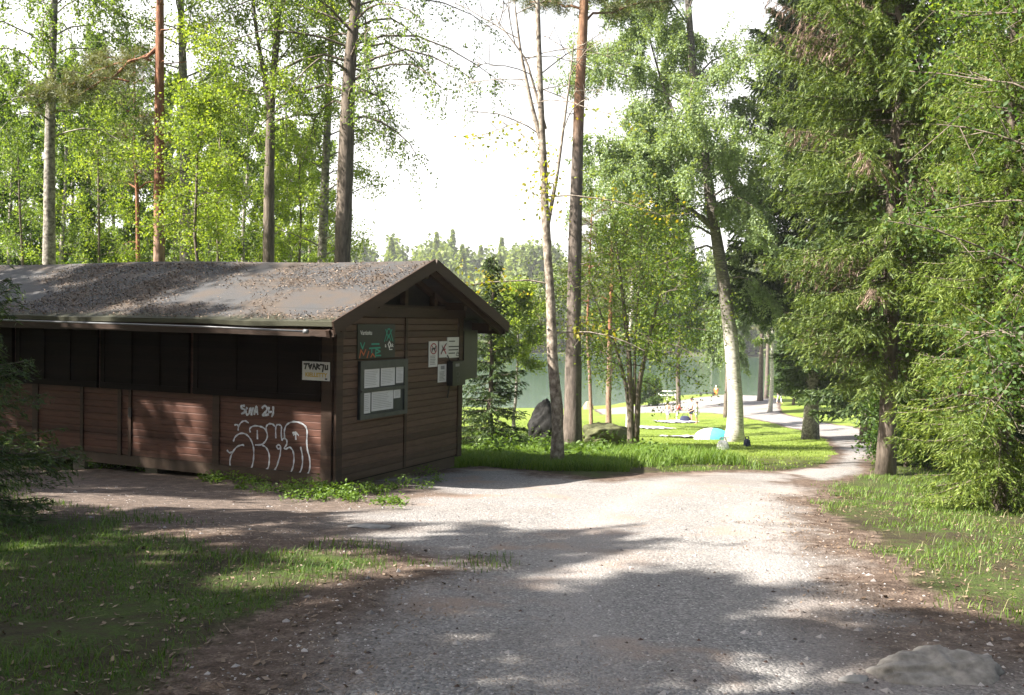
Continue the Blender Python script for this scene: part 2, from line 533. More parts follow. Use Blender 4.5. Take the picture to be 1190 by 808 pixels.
# ------------------------------------------------------------------ ground and path
path_main = [on_ground(*p) for p in [(215, 806), (262, 765), (300, 735), (345, 700), (392, 672), (440, 655), (345, 648), (250, 640), (165, 622),
             (120, 606), (60, 600), (-40, 585), (-60, 545), (60, 540), (390, 560), (430, 552), (540, 541), (610, 544), (690, 556), (748, 551), (830, 546),
             (900, 547), (958, 543), (978, 556), (960, 565), (975, 590), (1000, 622), (1050, 660), (1110, 690), (1200, 725), (1330, 760)]]
path_main = [(p.x, p.y) for p in path_main] + [(6.5, 0), (7, -30), (-3, -30), (-2.2, 0)]
path_tail = [(p.x, p.y) for p in [on_ground(*q) for q in [(890, 548), (958, 543), (972, 532), (974, 523), (962, 511), (936, 501), (896, 491), (863, 485), (826, 480),
             (750, 480), (700, 482), (690, 476), (760, 470), (800, 464), (830, 460), (870, 457), (905, 466), (908, 480), (952, 490), (992, 496), (1012, 502), (1020, 512), (1014, 532), (1004, 550), (978, 558), (950, 560)]]]


def poly_sdf(x, y, poly):
    P = np.array(poly); Q = np.roll(P, -1, 0)
    d2 = np.full(x.shape, 1e9); ins = np.zeros(x.shape, bool)
    for (ax, ay), (bx, by) in zip(P, Q):
        ex, ey = bx - ax, by - ay
        t = np.clip(((x - ax) * ex + (y - ay) * ey) / (ex * ex + ey * ey + 1e-9), 0, 1)
        d2 = np.minimum(d2, (x - ax - t * ex) ** 2 + (y - ay - t * ey) ** 2)
        cr = ((ay > y) != (by > y)) & (x < (bx - ax) * (y - ay) / (by - ay + 1e-12) + ax)
        ins ^= cr
    return np.where(ins, 1, -1) * np.sqrt(d2)


def path_sdf(x, y):
    x = np.asarray(x, float); y = np.asarray(y, float)
    s = np.maximum(poly_sdf(x, y, path_main), poly_sdf(x, y, path_tail) * 2.5 + .25)
    s = s + (vnoise(x * 1.3, y * 1.3, 21) - .5) * .5 + (vnoise(x * 4.5, y * 4.5, 22) - .5) * .22
    return np.clip(s, -4, 4)


def axis(parts):
    a = [np.arange(p, q, s) for p, q, s in parts]
    return np.concatenate(a + [[parts[-1][1]]])


gx = axis([(-420, -120, 20), (-120, -40, 5), (-40, -12, .8), (-12, -8, .2), (-8, 8, .085), (8, 12, .2), (12, 40, .8), (40, 120, 5), (120, 420, 20)])
gy = axis([(-60, -6, 3), (-6, 3, .4), (3, 12, .085), (12, 20, .13), (20, 34, .3), (34, 64, .5), (64, 132, 1.0), (132, 300, 6), (300, 700, 20)])
GX, GY = np.meshgrid(gx, gy)
GZ = hgt(GX, GY)
SD = path_sdf(GX.ravel(), GY.ravel()).reshape(GX.shape)
nx = len(gx)
dirt_a = [(p.x, p.y) for p in [on_ground(*q) for q in [(-60, 545), (60, 538), (390, 560), (480, 560), (520, 575), (440, 600), (455, 640), (470, 665), (430, 720), (330, 770), (300, 806), (180, 806), (390, 660), (130, 615), (-60, 600)]]]
dirt_b = [(p.x, p.y) for p in [on_ground(*q) for q in [(985, 640), (1060, 655), (1190, 690), (1260, 806), (960, 806), (940, 740), (1010, 690)]]]
tp_ = np.array([(.9, -3), (.95, 3), (1.2, 7), (1.9, 11), (3.2, 14.5), (5.0, 18)])
dq = np.full(GX.ravel().shape, 9.)
for (ax, ay), (bx, by) in zip(tp_, tp_[1:]):
    t_ = np.clip(((GX.ravel() - ax) * (bx - ax) + (GY.ravel() - ay) * (by - ay)) / ((bx - ax) ** 2 + (by - ay) ** 2), 0, 1)
    dq = np.minimum(dq, np.hypot(GX.ravel() - ax - t_ * (bx - ax), GY.ravel() - ay - t_ * (by - ay)))
TRK = np.exp(-((dq - .72 + (vnoise(GX.ravel() * .8, GY.ravel() * .8, 61) - .5) * .3) / .24) ** 2)
DI = np.maximum(poly_sdf(GX.ravel(), GY.ravel(), dirt_a), poly_sdf(GX.ravel(), GY.ravel(), dirt_b))
DI = np.clip(DI + (vnoise(GX.ravel() * 1.7, GY.ravel() * 1.7, 51) - .5) * .9, -2, 2)
ii, jj = np.meshgrid(np.arange(len(gy) - 1), np.arange(nx - 1), indexing='ij')
idx = (ii * nx + jj).ravel()
quads = np.stack([idx, idx + 1, idx + nx + 1, idx + nx], -1)
fs = SD.ravel()[quads].mean(1)
allv = np.stack([GX, GY, GZ], -1).reshape(-1, 3)
for nm, sel in (("ground", fs <= 0), ("gravel_path", fs > 0)):
    q = quads[sel]
    used, inv = np.unique(q, return_inverse=True)
    mb = MB(); mb.add(allv[used], q=inv.reshape(-1, 4))
    o = mb.build(nm, M['ground'], smooth=True)
    at_ = o.data.attributes.new("sdf", 'FLOAT', 'POINT')
    at_.data.foreach_set("value", SD.ravel()[used].astype(np.float32))
    at_ = o.data.attributes.new("dirt", 'FLOAT', 'POINT')
    at_.data.foreach_set("value", DI[used].astype(np.float32))
    at_ = o.data.attributes.new("track", 'FLOAT', 'POINT')
    at_.data.foreach_set("value", TRK[used].astype(np.float32))
    tag(o, kind='structure')

WATER_Z = -9.55 + CAM_Z
mb = MB()
mb.add([(-420, 90, WATER_Z), (420, 90, WATER_Z), (420, 330, WATER_Z), (-420, 330, WATER_Z)], q=[(0, 1, 2, 3)])
tag(mb.build("lake_water", M['water']), kind='structure')


# ------------------------------------------------------------------ the hut
HUT_C = Vector((-2.38, 13.5, -0.72))
HUT_A = R(65)
hut = empty("wooden_hut", HUT_C, HUT_A)
tag(hut, "low dark brown board hut with felt gable roof and graffiti on its long wall", "hut")
HUT_M = Matrix.Translation(HUT_C) @ Matrix.Rotation(HUT_A, 4, 'Z')
HUT_I = HUT_M.inverted()
W, L = 3.6, 9.6
SL = math.tan(R(20))
Z_EAVE = 2.22
OV, GO = .75, .5                             # eave and gable overhang


def roof_z(x):
    return Z_EAVE + SL * ((x + OV) if x < W / 2 else (W + OV - x))


def on_wall(px, py, axis_, val):             # photo pixel -> local point on the wall plane axis_=val
    o = HUT_I @ Vector((0, 0, CAM_Z)); d = HUT_I.to_3x3() @ ray(px, py)
    t = (val - o[axis_]) / d[axis_]
    return o + d * t


def siding(mb, axis_, val, out, a0, a1, z0, z1, step=.1):
    """horizontal boards with a bevelled upper edge; out = outward sign"""
    n = max(1, int(round((z1 - z0) / step)))
    hs = (z1 - z0) / n
    prof = [(0, -.006), (.003, -.020), (hs - .014, -.022), (hs, -.006)]
    pts = []
    for k in range(n):
        jit = random.uniform(-.002, .002)
        for zz, dd in prof:
            pts.append((z0 + k * hs + zz, dd + jit))
    for (za, da), (zb, db) in zip(pts, pts[1:]):
        if abs(za - zb) < 1e-6 and abs(da - db) < 1e-6: continue
        vs = []
        for a, z, d in ((a0, za, da), (a1, za, da), (a1, zb, db), (a0, zb, db)):
            v = [0, 0, z]
            v[axis_] = val + out * (-d) if out > 0 else val + d
            v[1 - axis_] = a
            vs.append(v)
        mb.add(vs, q=[(0, 1, 2, 3)])


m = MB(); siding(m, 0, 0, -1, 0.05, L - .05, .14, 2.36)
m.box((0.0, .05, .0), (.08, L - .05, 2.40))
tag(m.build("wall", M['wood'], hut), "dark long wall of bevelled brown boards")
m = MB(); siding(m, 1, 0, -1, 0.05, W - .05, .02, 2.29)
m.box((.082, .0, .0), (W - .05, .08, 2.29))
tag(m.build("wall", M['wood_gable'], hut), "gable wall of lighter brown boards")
m = MB(); m.box((W - .08, .09, 0), (W, L - .05, 2.40)); m.build("wall", M['wood'], hut)
m = MB(); m.box((.09, L - .09, 0), (W - .09, L, 2.40)); m.build("wall", M['wood'], hut)
# posts and battens of the long wall
for px, w, z0 in ((382, .17, 0.0), (252, .12, .12), (152, .05, .12), (140, .07, .12), (96, .06, .12), (42, .12, .12), (-20, .12, 0.0)):
    y = on_wall(px, 480, 0, -.02).y
    if px == 382: y = .10
    if px == -20: y = L - .08
    m = MB(); m.box((-.045, y - w / 2, z0), (-.001, y + w / 2, 2.36)); m.build("batten", M['trim'], hut)
m = MB(); m.box((-.04, .19, -.02), (-.0015, L - .15, .135)); m.build("skirt_board", M['trim'], hut)
# near-black panels standing in for the eave shade, upper half of the long wall
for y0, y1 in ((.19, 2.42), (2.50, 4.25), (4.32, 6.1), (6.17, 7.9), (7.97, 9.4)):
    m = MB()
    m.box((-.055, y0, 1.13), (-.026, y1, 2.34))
    f = m.build("shade_panel", M['shade_panel'], hut)
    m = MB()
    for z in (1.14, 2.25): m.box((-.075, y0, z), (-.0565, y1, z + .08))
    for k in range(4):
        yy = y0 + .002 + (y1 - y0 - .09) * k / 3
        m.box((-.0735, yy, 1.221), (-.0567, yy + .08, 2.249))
    m.build("shade_panel_frame", M['shade_panel'], f)
# handle hole / latch
m = MB(); m.box((-.065, 3.62, .72), (-.046, 3.68, .86)); m.build("latch", M['black'], hut)
# gable posts, beam, battens
for x0, x1, z1 in ((-.02, .13, 2.29), (W - .12, W + .02, 2.29)):
    m = MB(); m.box((x0, -.045, -.02), (x1, -.001, z1)); m.build("corner_post", M['trim'], hut)
m = MB(); m.box((W / 2 - .035, -.040, .02), (W / 2 + .035, -.0245, 2.285)); m.build("batten", M['trim'], hut)
m = MB(); m.box((-.06, -.06, 2.292), (W + .06, .085, 2.44)); m.build("beam", M['trim'], hut)
# gable windows: near-black sheet standing in for the unlit interior, with frame posts
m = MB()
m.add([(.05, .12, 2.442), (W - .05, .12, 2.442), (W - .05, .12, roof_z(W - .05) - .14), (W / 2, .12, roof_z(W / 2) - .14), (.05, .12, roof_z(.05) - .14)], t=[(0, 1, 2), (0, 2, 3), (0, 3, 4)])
gw = m.build("gable_shade_sheet", M['dark'], hut)
for x in (.9, 1.8, 2.7):
    m = MB(); m.box((x - .045, -.03, 2.441), (x + .045, .06, roof_z(x) - .13)); m.build("frame", M['trim'], gw)
m = MB()
m.box((.5, -.035, 2.4415), (W - .5, .03, 2.475)); m.build("sill", M['trim'], gw)
for s in (1, -1):
    m = MB()
    a = Vector((W / 2 - s * (W / 2 + .12), .04, roof_z(-.12) - .16)); b = Vector((W / 2 - s * .02, .04, roof_z(W / 2) - .16))
    m.bar(a, b, .07, .09); m.build("rafter", M['trim'], hut)
    m = MB()
    a = Vector((W / 2 - s * (W / 2 + OV), -GO + .09, roof_z(-OV) - .155)); b = Vector((W / 2 - s * .03, -GO + .09, roof_z(W / 2) - .17))
    m.bar(a, b, .05, .10); m.build("rafter", M['trim'], hut)
# purlins sticking out under the gable overhang
for x in (-.35, .55, W / 2, W - .55, W + .35):
    m = MB(); z = roof_z(x) - .155
    m.box((x - .05, -GO + .12, z - .12), (x + .05, L + GO - .1, z)); m.build("purlin", M['trim'], hut)
# roof sheets with a little sag and ragged edge
rf = MB()
ys = np.linspace(-GO, L + GO, 60)
xs = np.linspace(-OV, W / 2, 26)
for side in (1, -1):
    XX, YY = np.meshgrid(xs, ys)
    ZZ = Z_EAVE + SL * (XX + OV) + (vnoise(XX * 1.2, YY * 1.2, 31 + side) - .5) * .035 - .02 * np.sin((YY + GO) * .9) * (XX > 1)
    ZZ[:, -1] = Z_EAVE + SL * (W / 2 + OV) - .02 * np.sin((ys + GO) * .9)
    for top in (0, 1):
        X2 = XX if side == 1 else W - XX
        V = np.stack([X2, YY, ZZ - (0 if top == 0 else .06)], -1).reshape(-1, 3)
        n_ = len(xs)
        a, b_ = np.meshgrid(np.arange(len(ys) - 1), np.arange(n_ - 1), indexing='ij')
        k = (a * n_ + b_).ravel()
        rf.add(V, q=np.stack([k, k + 1, k + n_ + 1, k + n_], -1))
    base = rf.n - 2 * len(V)
    loop = list(range(0, n_)) + [r_ * n_ + n_ - 1 for r_ in range(1, len(ys))]
    rim = [r_ * n_ for r_ in range(len(ys))]
    qq = []
    for p_, q_ in list(zip(rim, rim[1:])) + list(zip(range(n_ - 1), range(1, n_))) + list(zip(range((len(ys) - 1) * n_, len(ys) * n_ - 1), range((len(ys) - 1) * n_ + 1, len(ys) * n_))):
        qq.append((p_, q_, q_ + len(V), p_ + len(V)))
    rf.q.append(np.array(qq) + base)
roof = rf.build("roof", M['roof'], hut, smooth=False)
# barge boards on both gables, fascia and gutter on the eaves
for yy in (-GO - .034, L + GO + .004):
    for s in (1, -1):
        a = Vector((W / 2 - s * (W / 2 + OV + .03), yy + .015, Z_EAVE - .075)); b = Vector((W / 2 + (s * -.001), yy + .015, roof_z(W / 2) - .065))
        m = MB(); m.bar(a, b, .028, .17); m.build("barge_board", M['trim'], roof)
for x in (-OV + .02, W + OV - .05):
    m = MB(); m.box((x, -GO + .01, Z_EAVE - .19), (x + .03, L + GO - .01, Z_EAVE - .10)); m.build("fascia", M['trim'], roof)
m = MB()
m.tube([(-OV - .05, -GO + .42, Z_EAVE - .125), (-OV - .05, 1.5, Z_EAVE - .10), (-OV - .05, L + GO - .2, Z_EAVE - .055)], .013, 8)
m.tube([(-OV - .05, -GO + .36, Z_EAVE - .128), (-OV - .05, -GO + .42, Z_EAVE - .125)], .028, 8)
m.build("gutter", M['gutter'], roof, smooth=True)
# timber and block foundation
m = MB(); m.box((.12, .06, -.20), (W - .03, .22, -.021)); m.build("foundation_beam", M['wood_raw'], hut)
for x, y in ((.15, .1), (.15, 1.6), (.15, 3.2), (.15, 4.7), (.15, L - .35), (W - .4, .25), (W - .4, L - .35), (W / 2, .25)):
    m = MB(); m.box((x - .1, y, -.5), (x + .22, y + .25, -.022)); m.build("foundation_block", M['concrete'], hut)
m = MB(); m.box((.03, .03, -.021), (W - .03, L - .03, -.001)); m.build("floor", M['dark'], hut)
# opened black shutter standing out beyond the far corner of the gable
m = MB(); m.box((W + .03, -.06, 1.27), (W + .52, -.02, 2.26))
sh = m.build("shutter", M['black'], hut)
for z in (1.4, 2.08):
    m = MB(); m.box((W - .02, -.068, z), (W + .2, -.0605, z + .05)); m.build("hinge", M['black'], sh)

# graffiti: hand-traced strokes on the long wall
GR = -.0245


def wall_stroke(mb, pts, w):
    P = []
    for cx, cy in pts:
        q = on_wall(255 + cx / 8.08, 460 + cy / 8.08, 0, GR)
        P.append((q.y, q.z))
    P = np.array(P)
    k = len(P)
    if k > 2:                                 # smooth through the traced points (Catmull-Rom)
        E = np.vstack([2 * P[0] - P[1], P, 2 * P[-1] - P[-2]])
        out = []
        for i in range(1, k):
            p0, p1, p2, p3 = E[i - 1], E[i], E[i + 1], E[i + 2]
            for t in np.linspace(0, 1, 7, endpoint=(i == k - 1)):
                out.append(.5 * (2 * p1 + (p2 - p0) * t + (2 * p0 - 5 * p1 + 4 * p2 - p3) * t * t + (3 * p1 - p0 - 3 * p2 + p3) * t ** 3))
        P = np.array(out)
    T = np.gradient(P, axis=0); T /= np.linalg.norm(T, axis=1, keepdims=True) + 1e-9
    S = np.stack([-T[:, 1], T[:, 0]], -1)
    ww = w * (1 + .25 * np.sin(np.arange(len(P)) * .9))[:, None] / 2
    A, B = P + S * ww, P - S * ww
    V = np.concatenate([np.c_[np.full(len(P), GR), A], np.c_[np.full(len(P), GR), B]])
    n_ = len(P)
    mb.add(V, q=[(i, i + 1, n_ + i + 1, n_ + i) for i in range(n_ - 1)])


throw = [
    [(100, 670), (100, 600), (125, 530), (165, 480), (215, 462), (232, 470)],
    [(70, 510), (95, 535), (125, 525)],
    [(130, 430), (150, 385), (195, 355), (245, 360), (290, 405), (318, 480), (322, 570), (310, 650), (290, 692)],
    [(175, 330), (180, 290), (205, 250), (240, 237), (275, 255)],
    [(140, 275), (165, 272), (178, 290)],
    [(290, 345), (285, 310), (320, 285), (380, 288), (430, 315), (450, 375), (430, 430), (390, 460), (335, 462)],
    [(355, 322), (357, 410)],
    [(400, 462), (440, 490), (465, 545), (468, 610), (455, 680), (415, 705), (400, 735)],
    [(440, 330), (440, 290), (465, 265), (500, 268), (520, 290)],
    [(530, 400), (528, 320), (535, 280), (560, 272), (582, 290), (580, 350), (585, 420)],
    [(575, 490), (555, 500), (538, 480), (550, 462), (572, 475), (572, 540), (555, 610), (530, 680), (485, 735)],
    [(585, 420), (605, 400), (630, 415), (632, 455), (610, 490), (625, 500), (660, 485), (690, 520), (700, 590), (690, 670), (665, 725), (635, 745)],
    [(612, 395), (610, 330), (630, 275), (680, 247), (745, 250), (800, 280), (822, 330), (820, 420), (825, 500), (845, 580), (850, 660), (835, 725), (805, 750)],
    [(762, 480), (778, 560), (778, 650), (755, 720), (705, 765)],
    [(685, 350), (715, 345), (745, 375)], [(715, 335), (717, 415)], [(692, 372), (715, 350)],
]
g1 = MB()
for s in throw: wall_stroke(g1, s, .022)
tag(g1.build("graffiti", M['spray'], hut), "large looping white outline graffiti")
tagline = [[(240, 95), (210, 95), (205, 115), (235, 130), (235, 155), (205, 170)], [(262, 110), (248, 135), (255, 175), (280, 165), (285, 115)],
           [(290, 110), (305, 145), (318, 110)], [(305, 145), (300, 185)], [(325, 180), (345, 100), (360, 180)], [(328, 155), (362, 150)],
           [(398, 120), (420, 95), (445, 110), (440, 145), (405, 180), (450, 185)], [(465, 105), (462, 150), (495, 150)], [(505, 100), (505, 160), (490, 200)], [(430, 180), (465, 175)]]
g2 = MB()
for s in tagline: wall_stroke(g2, s, .03)
tag(g2.build("graffiti", M['spray'], hut), "small scrawled white tag")


# ------------------------------------------------------------------ signs on the hut
def text_mesh(name, body, size, mat, parent, loc, rot, align='LEFT', bold=0.0):
    cu = bpy.data.curves.new(name, 'FONT')
    cu.body, cu.size, cu.align_x = body, size, align
    cu.offset = bold
    cu.resolution_u = 3
    t = bpy.data.objects.new(name, cu); col.objects.link(t)
    dg = bpy.context.evaluated_depsgraph_get()
    me = bpy.data.meshes.new_from_object(t.evaluated_get(dg))
    bpy.data.objects.remove(t)
    me.materials.clear(); me.materials.append(mat)
    o = bpy.data.objects.new(name, me); col.objects.link(o)
    o.parent = parent; o.location = loc; o.rotation_euler = rot
    return o


def board_rect(pts, axis_, val):
    """photo pixels of the four corners -> (centre along wall, bottom z, width, height)"""
    P = [on_wall(px, py, axis_, val) for px, py in pts]
    a = [p[1 - axis_] for p in P]; z = [p.z for p in P]
    return min(a), max(a), sum(sorted(z)[:2]) / 2, sum(sorted(z)[2:]) / 2


class Panel:
    """a thing on a wall: local x runs along the wall (reader's left to right), z up, -y out"""
    def __init__(self, name, label, cat, pts, wall, thick=.012, off=.026, mat='white', group=None, body='plate'):
        if wall == 'gable':
            x0, x1, z0, z1 = board_rect(pts, 1, -off)
            org = HUT_M @ Vector((x0, -off, z0)); rz = HUT_A
            self.w = x1 - x0
        else:
            y0, y1, z0, z1 = board_rect(pts, 0, -off)
            org = HUT_M @ Vector((-off, y1, z0)); rz = HUT_A - R(90)
            self.w = y1 - y0
        self.h = z1 - z0
        self.o = empty(name, org, rz)
        tag(self.o, label, cat, group)
        self.t = thick
        if body:
            m = MB(); m.box((0, -thick, 0), (self.w, 0, self.h)); self.plate = m.build(body, M[mat], self.o)

    def rect(self, name, u0, v0, u1, v1, mat, layer=1, parent=None, thick=.002):
        m = MB()
        y = -self.t - .0025 * layer
        m.box((u0 * self.w, y - thick + .002, v0 * self.h), (u1 * self.w, y + .002, v1 * self.h))
        return m.build(name, M[mat], parent or self.o)

    def text(self, name, body, u, v, size, mat, layer=2, align='LEFT', bold=0.0):
        return text_mesh(name, body, size, M[mat], self.o, (u * self.w, -self.t - .0025 * layer - .001, v * self.h), (R(90), 0, 0), align, bold)

    def lines(self, name, mat, boxes, layer=2):
        m = MB(); y = -self.t - .0025 * layer
        for u0, v0, u1, v1 in boxes:
            m.box((u0 * self.w, y - .0005, v0 * self.h), (u1 * self.w, y + .001, v1 * self.h))
        return m.build(name, M[mat], self.o)

    def strokes(self, name, mat, strokes, w, layer=2):
        m = MB(); y = -self.t - .0025 * layer
        for s in strokes:
            P = [(u * self.w, y, v * self.h) for u, v in s]
            for a, b in zip(P, P[1:]):
                d = np.array([b[0] - a[0], b[2] - a[2]]); d = d / (np.linalg.norm(d) + 1e-9) * w / 2
                nx_, nz_ = -d[1], d[0]
                m.add([(a[0] + nx_ - d[0], y, a[2] + nz_ - d[1]), (a[0] - nx_ - d[0], y, a[2] - nz_ - d[1]), (b[0] - nx_ + d[0], y, b[2] - nz_ + d[1]), (b[0] + nx_ + d[0], y, b[2] + nz_ + d[1])], q=[(0, 1, 2, 3)])
                y -= .00003
        return m.build(name, M[mat], self.o)


def para(u0, u1, v0, v1, n, seed):
    r = random.Random(seed); out = []
    for k in range(n):
        v = v1 - (v1 - v0) * (k + .5) / n
        out.append((u0, v, u0 + (u1 - u0) * r.uniform(.7, 1), v + (v1 - v0) / n * .45))
    return out


p = Panel("security_sign", "black security sign with green emblem above the notice case", "sign", [(415, 378), (458, 376), (458, 416), (415, 417)], 'gable', mat='black')
p.text("lettering", "Vartioitu", .06, .70, p.h * .17, 'white', bold=.002)
p.strokes("emblem", 'green', [[(.70, .50), (.79, .86), (.84, .86), (.93, .50)], [(.73, .84), (.80, .60), (.90, .84)], [(.76, .52), (.815, .68), (.87, .52)]], .018)
p.text("lettering", "a", .71, .32, p.h * .17, 'white', bold=.003)
p.text("lettering", "ok", .865, .32, p.h * .15, 'white', bold=.003)
p.strokes("ring", 'white', [[(.80, .40), (.835, .29), (.87, .40), (.835, .48), (.80, .40)]], .022)
p.lines("lettering", 'white', [(.83, .23, .92, .26)])
p.strokes("graffiti", 'green', [[(.07, .46), (.12, .30), (.17, .46)], [(.36, .42), (.55, .42)], [(.30, .30), (.58, .31)], [(.36, .18), (.36, .3)], [(.46, .05), (.47, .28), (.58, .2), (.46, .14)], [(.48, .08), (.6, .08)]], .022)
p.strokes("graffiti", 'orange', [[(.05, .05), (.08, .26), (.15, .12), (.2, .26)], [(.24, .04), (.28, .2)], [(.34, .05), (.38, .14), (.44, .05)]], .022)

p = Panel("notice_case", "glazed grey notice case holding white timetable sheets on the gable wall", "notice board", [(416, 420), (470, 417), (470, 481), (418, 487)], 'gable', thick=.03, mat='backing', body='back_panel')
for k, (u0, v0, u1, v1) in enumerate(((0, 0, .07, 1), (.93, 0, 1, 1), (.0705, 0, .9295, .07), (.0705, .86, .9295, 1), (.0705, .46, .9295, .52))):
    m = MB(); m.box((u0 * p.w, -p.t - .022, v0 * p.h), (u1 * p.w, -p.t - .0005, v1 * p.h)); m.build("frame", M['frame'], p.o)
for k, (u0, v0, u1, v1) in enumerate(((.09, .535, .40, .855), (.43, .545, .73, .86), (.76, .57, .92, .86), (.08, .10, .22, .45), (.245, .12, .70, .455), (.712, .30, .86, .452))):
    pr = p.rect("paper", u0, v0, u1, v1, 'paper', 1)
    m = MB()
    for a, b_, c_, d_ in para(u0 + .02, u1 - .02, v0 + .03, v1 - .03, 9, k):
        m.box((a * p.w, -p.t - .0034, b_ * p.h), (c_ * p.w, -p.t - .0027, (b_ + (d_ - b_) * .5) * p.h))
    m.build("printing", M['print'], pr)
# latch box on the left of the case
m = MB(); m.box((.0, -.075, .47 * p.h), (.06 * p.w, -.053, .51 * p.h)); m.build("latch", M['frame'], p.o)

p = Panel("prohibition_sign", "tall narrow white sign with red ring, leftmost beside the wall box", "sign", [(498, 397), (508, 396.5), (507.5, 426), (497.5, 427)], 'gable')
th = np.linspace(0, 2 * math.pi, 19)
p.strokes("ring", 'red', [[(.5 + .36 * math.cos(a), .71 + .20 * math.sin(a)) for a in th], [(.25, .84), (.75, .58)]], .018)
p.strokes("pictogram", 'ink', [[(.3, .70), (.68, .73)], [(.32, .70), (.32, .63)], [(.64, .72), (.64, .63)], [(.66, .73), (.72, .79)]], .025, 3)
p.lines("printing", 'print', para(.12, .88, .06, .44, 6, 4))
p = Panel("dog_ban_sign", "square white sign with a red dog figure, joined to the notice right of it", "sign", [(510, 397), (518.8, 396.5), (518.8, 415), (510, 416)], 'gable')
p.strokes("pictogram", 'red', [[(.22, .25), (.5, .58), (.75, .78)], [(.35, .45), (.7, .5)], [(.5, .55), (.8, .25)]], .028)
p.strokes("pictogram", 'ink', [[(.3, .72), (.42, .52), (.2, .28)], [(.72, .78), (.85, .85)], [(.45, .5), (.58, .6)]], .02, 3)
p = Panel("text_sign", "white lettered notice at top right of the gable signs", "sign", [(519.4, 392.5), (533.5, 391.5), (533.5, 415.5), (519.4, 416)], 'gable')
p.lines("printing", 'ink', [(.1, .78, .58, .83), (.08, .52, .92, .57), (.08, .36, .85, .41), (.08, .2, .6, .25)])
p.strokes("pictogram", 'ink', [[(.68, .12), (.74, .26), (.86, .26), (.92, .12), (.8, .08), (.68, .12)], [(.72, .18), (.88, .18)]], .012)
p = Panel("paper_notice", "small white printed sheet left of the black wall box", "notice", [(509, 424), (518.5, 423), (518, 443.5), (508.5, 445)], 'gable', thick=.004)
p.lines("printing", 'print', para(.15, .85, .06, .6, 7, 9) + [(.3, .72, .75, .92)])
p = Panel("wall_box", "black coin operated wall box beside the shutter", "wall box", [(519.5, 420), (534, 419), (534, 447), (519.5, 448)], 'gable', thick=.11, mat='black', body='housing')
p.rect("display", .2, .78, .5, .9, 'print', 1)
p.strokes("dial", 'frame', [[(.36 + .13 * math.cos(a), .48 + .1 * math.sin(a)) for a in th]], .02)
p.lines("slot", 'frame', [(.3, .12, .36, .3), (.44, .12, .5, .3)])
m = MB(); m.tube([(.1 * p.w, -.03, 0), (.05 * p.w, -.02, -.12), (0.0, -.015, -.2)], .012, 6); m.build("cable", M['black'], p.o)
m = MB(); m.tube([(.1 * p.w, -.03, p.h), (.03 * p.w, -.02, p.h + .06), (-.02, -.015, p.h + .1)], .01, 6); m.build("cable", M['black'], p.o)
p = Panel("wall_plate", "dirty white wall plate with black and yellow lettering, scrawled over, on dark long wall", "sign", [(352, 420), (383.5, 421), (383, 443), (352, 441.5)], 'long', off=.085)
p.strokes("graffiti", 'ink', [[(.08, .86), (.26, .88)], [(.16, .87), (.12, .62)], [(.24, .84), (.3, .62), (.36, .84), (.26, .74)], [(.4, .62), (.44, .86), (.5, .62)], [(.53, .6), (.55, .88), (.64, .8), (.55, .74), (.65, .62)],
                              [(.68, .86), (.8, .84), (.76, .5)], [(.86, .8), (.86, .62), (.94, .62), (.94, .82)]], .022)
p.text("lettering", "KIELLETTY", .12, .2, p.h * .3, 'yellow', bold=.003)
p.strokes("screw", 'ink', [[(.87, .1), (.91, .1)]], .02)


# ------------------------------------------------------------------ foliage builders
def norm(a):
    return a / (np.linalg.norm(a, axis=-1, keepdims=True) + 1e-9)


def leaf_quads(C, length, width, r, up=.5, direction=None, dj=.5):
    n = len(C)
    nrm = norm(r.normal(size=(n, 3)) + np.array([0, 0, up]))
    d = r.normal(size=(n, 3)) if direction is None else direction + r.normal(size=(n, 3)) * dj
    d = norm(d - nrm * (d * nrm).sum(1, keepdims=True))
    s = np.cross(nrm, d)
    L_ = (length * r.uniform(.65, 1.25, n))[:, None]; W_ = (width * r.uniform(.7, 1.2, n))[:, None]
    return np.stack([C - d * L_ / 2, C + s * W_ / 2 - d * L_ * .05, C + d * L_ / 2, C - s * W_ / 2 - d * L_ * .05], 1)


def wob(pts, amp, r):
    P = np.array(pts, float)
    P[1:-1] += r.normal(size=P[1:-1].shape) * amp
    return P


def interp_poly(P, t):
    k = t * (len(P) - 1); i = min(int(k), len(P) - 2); f = k - i
    return P[i] * (1 - f) + P[i + 1] * f


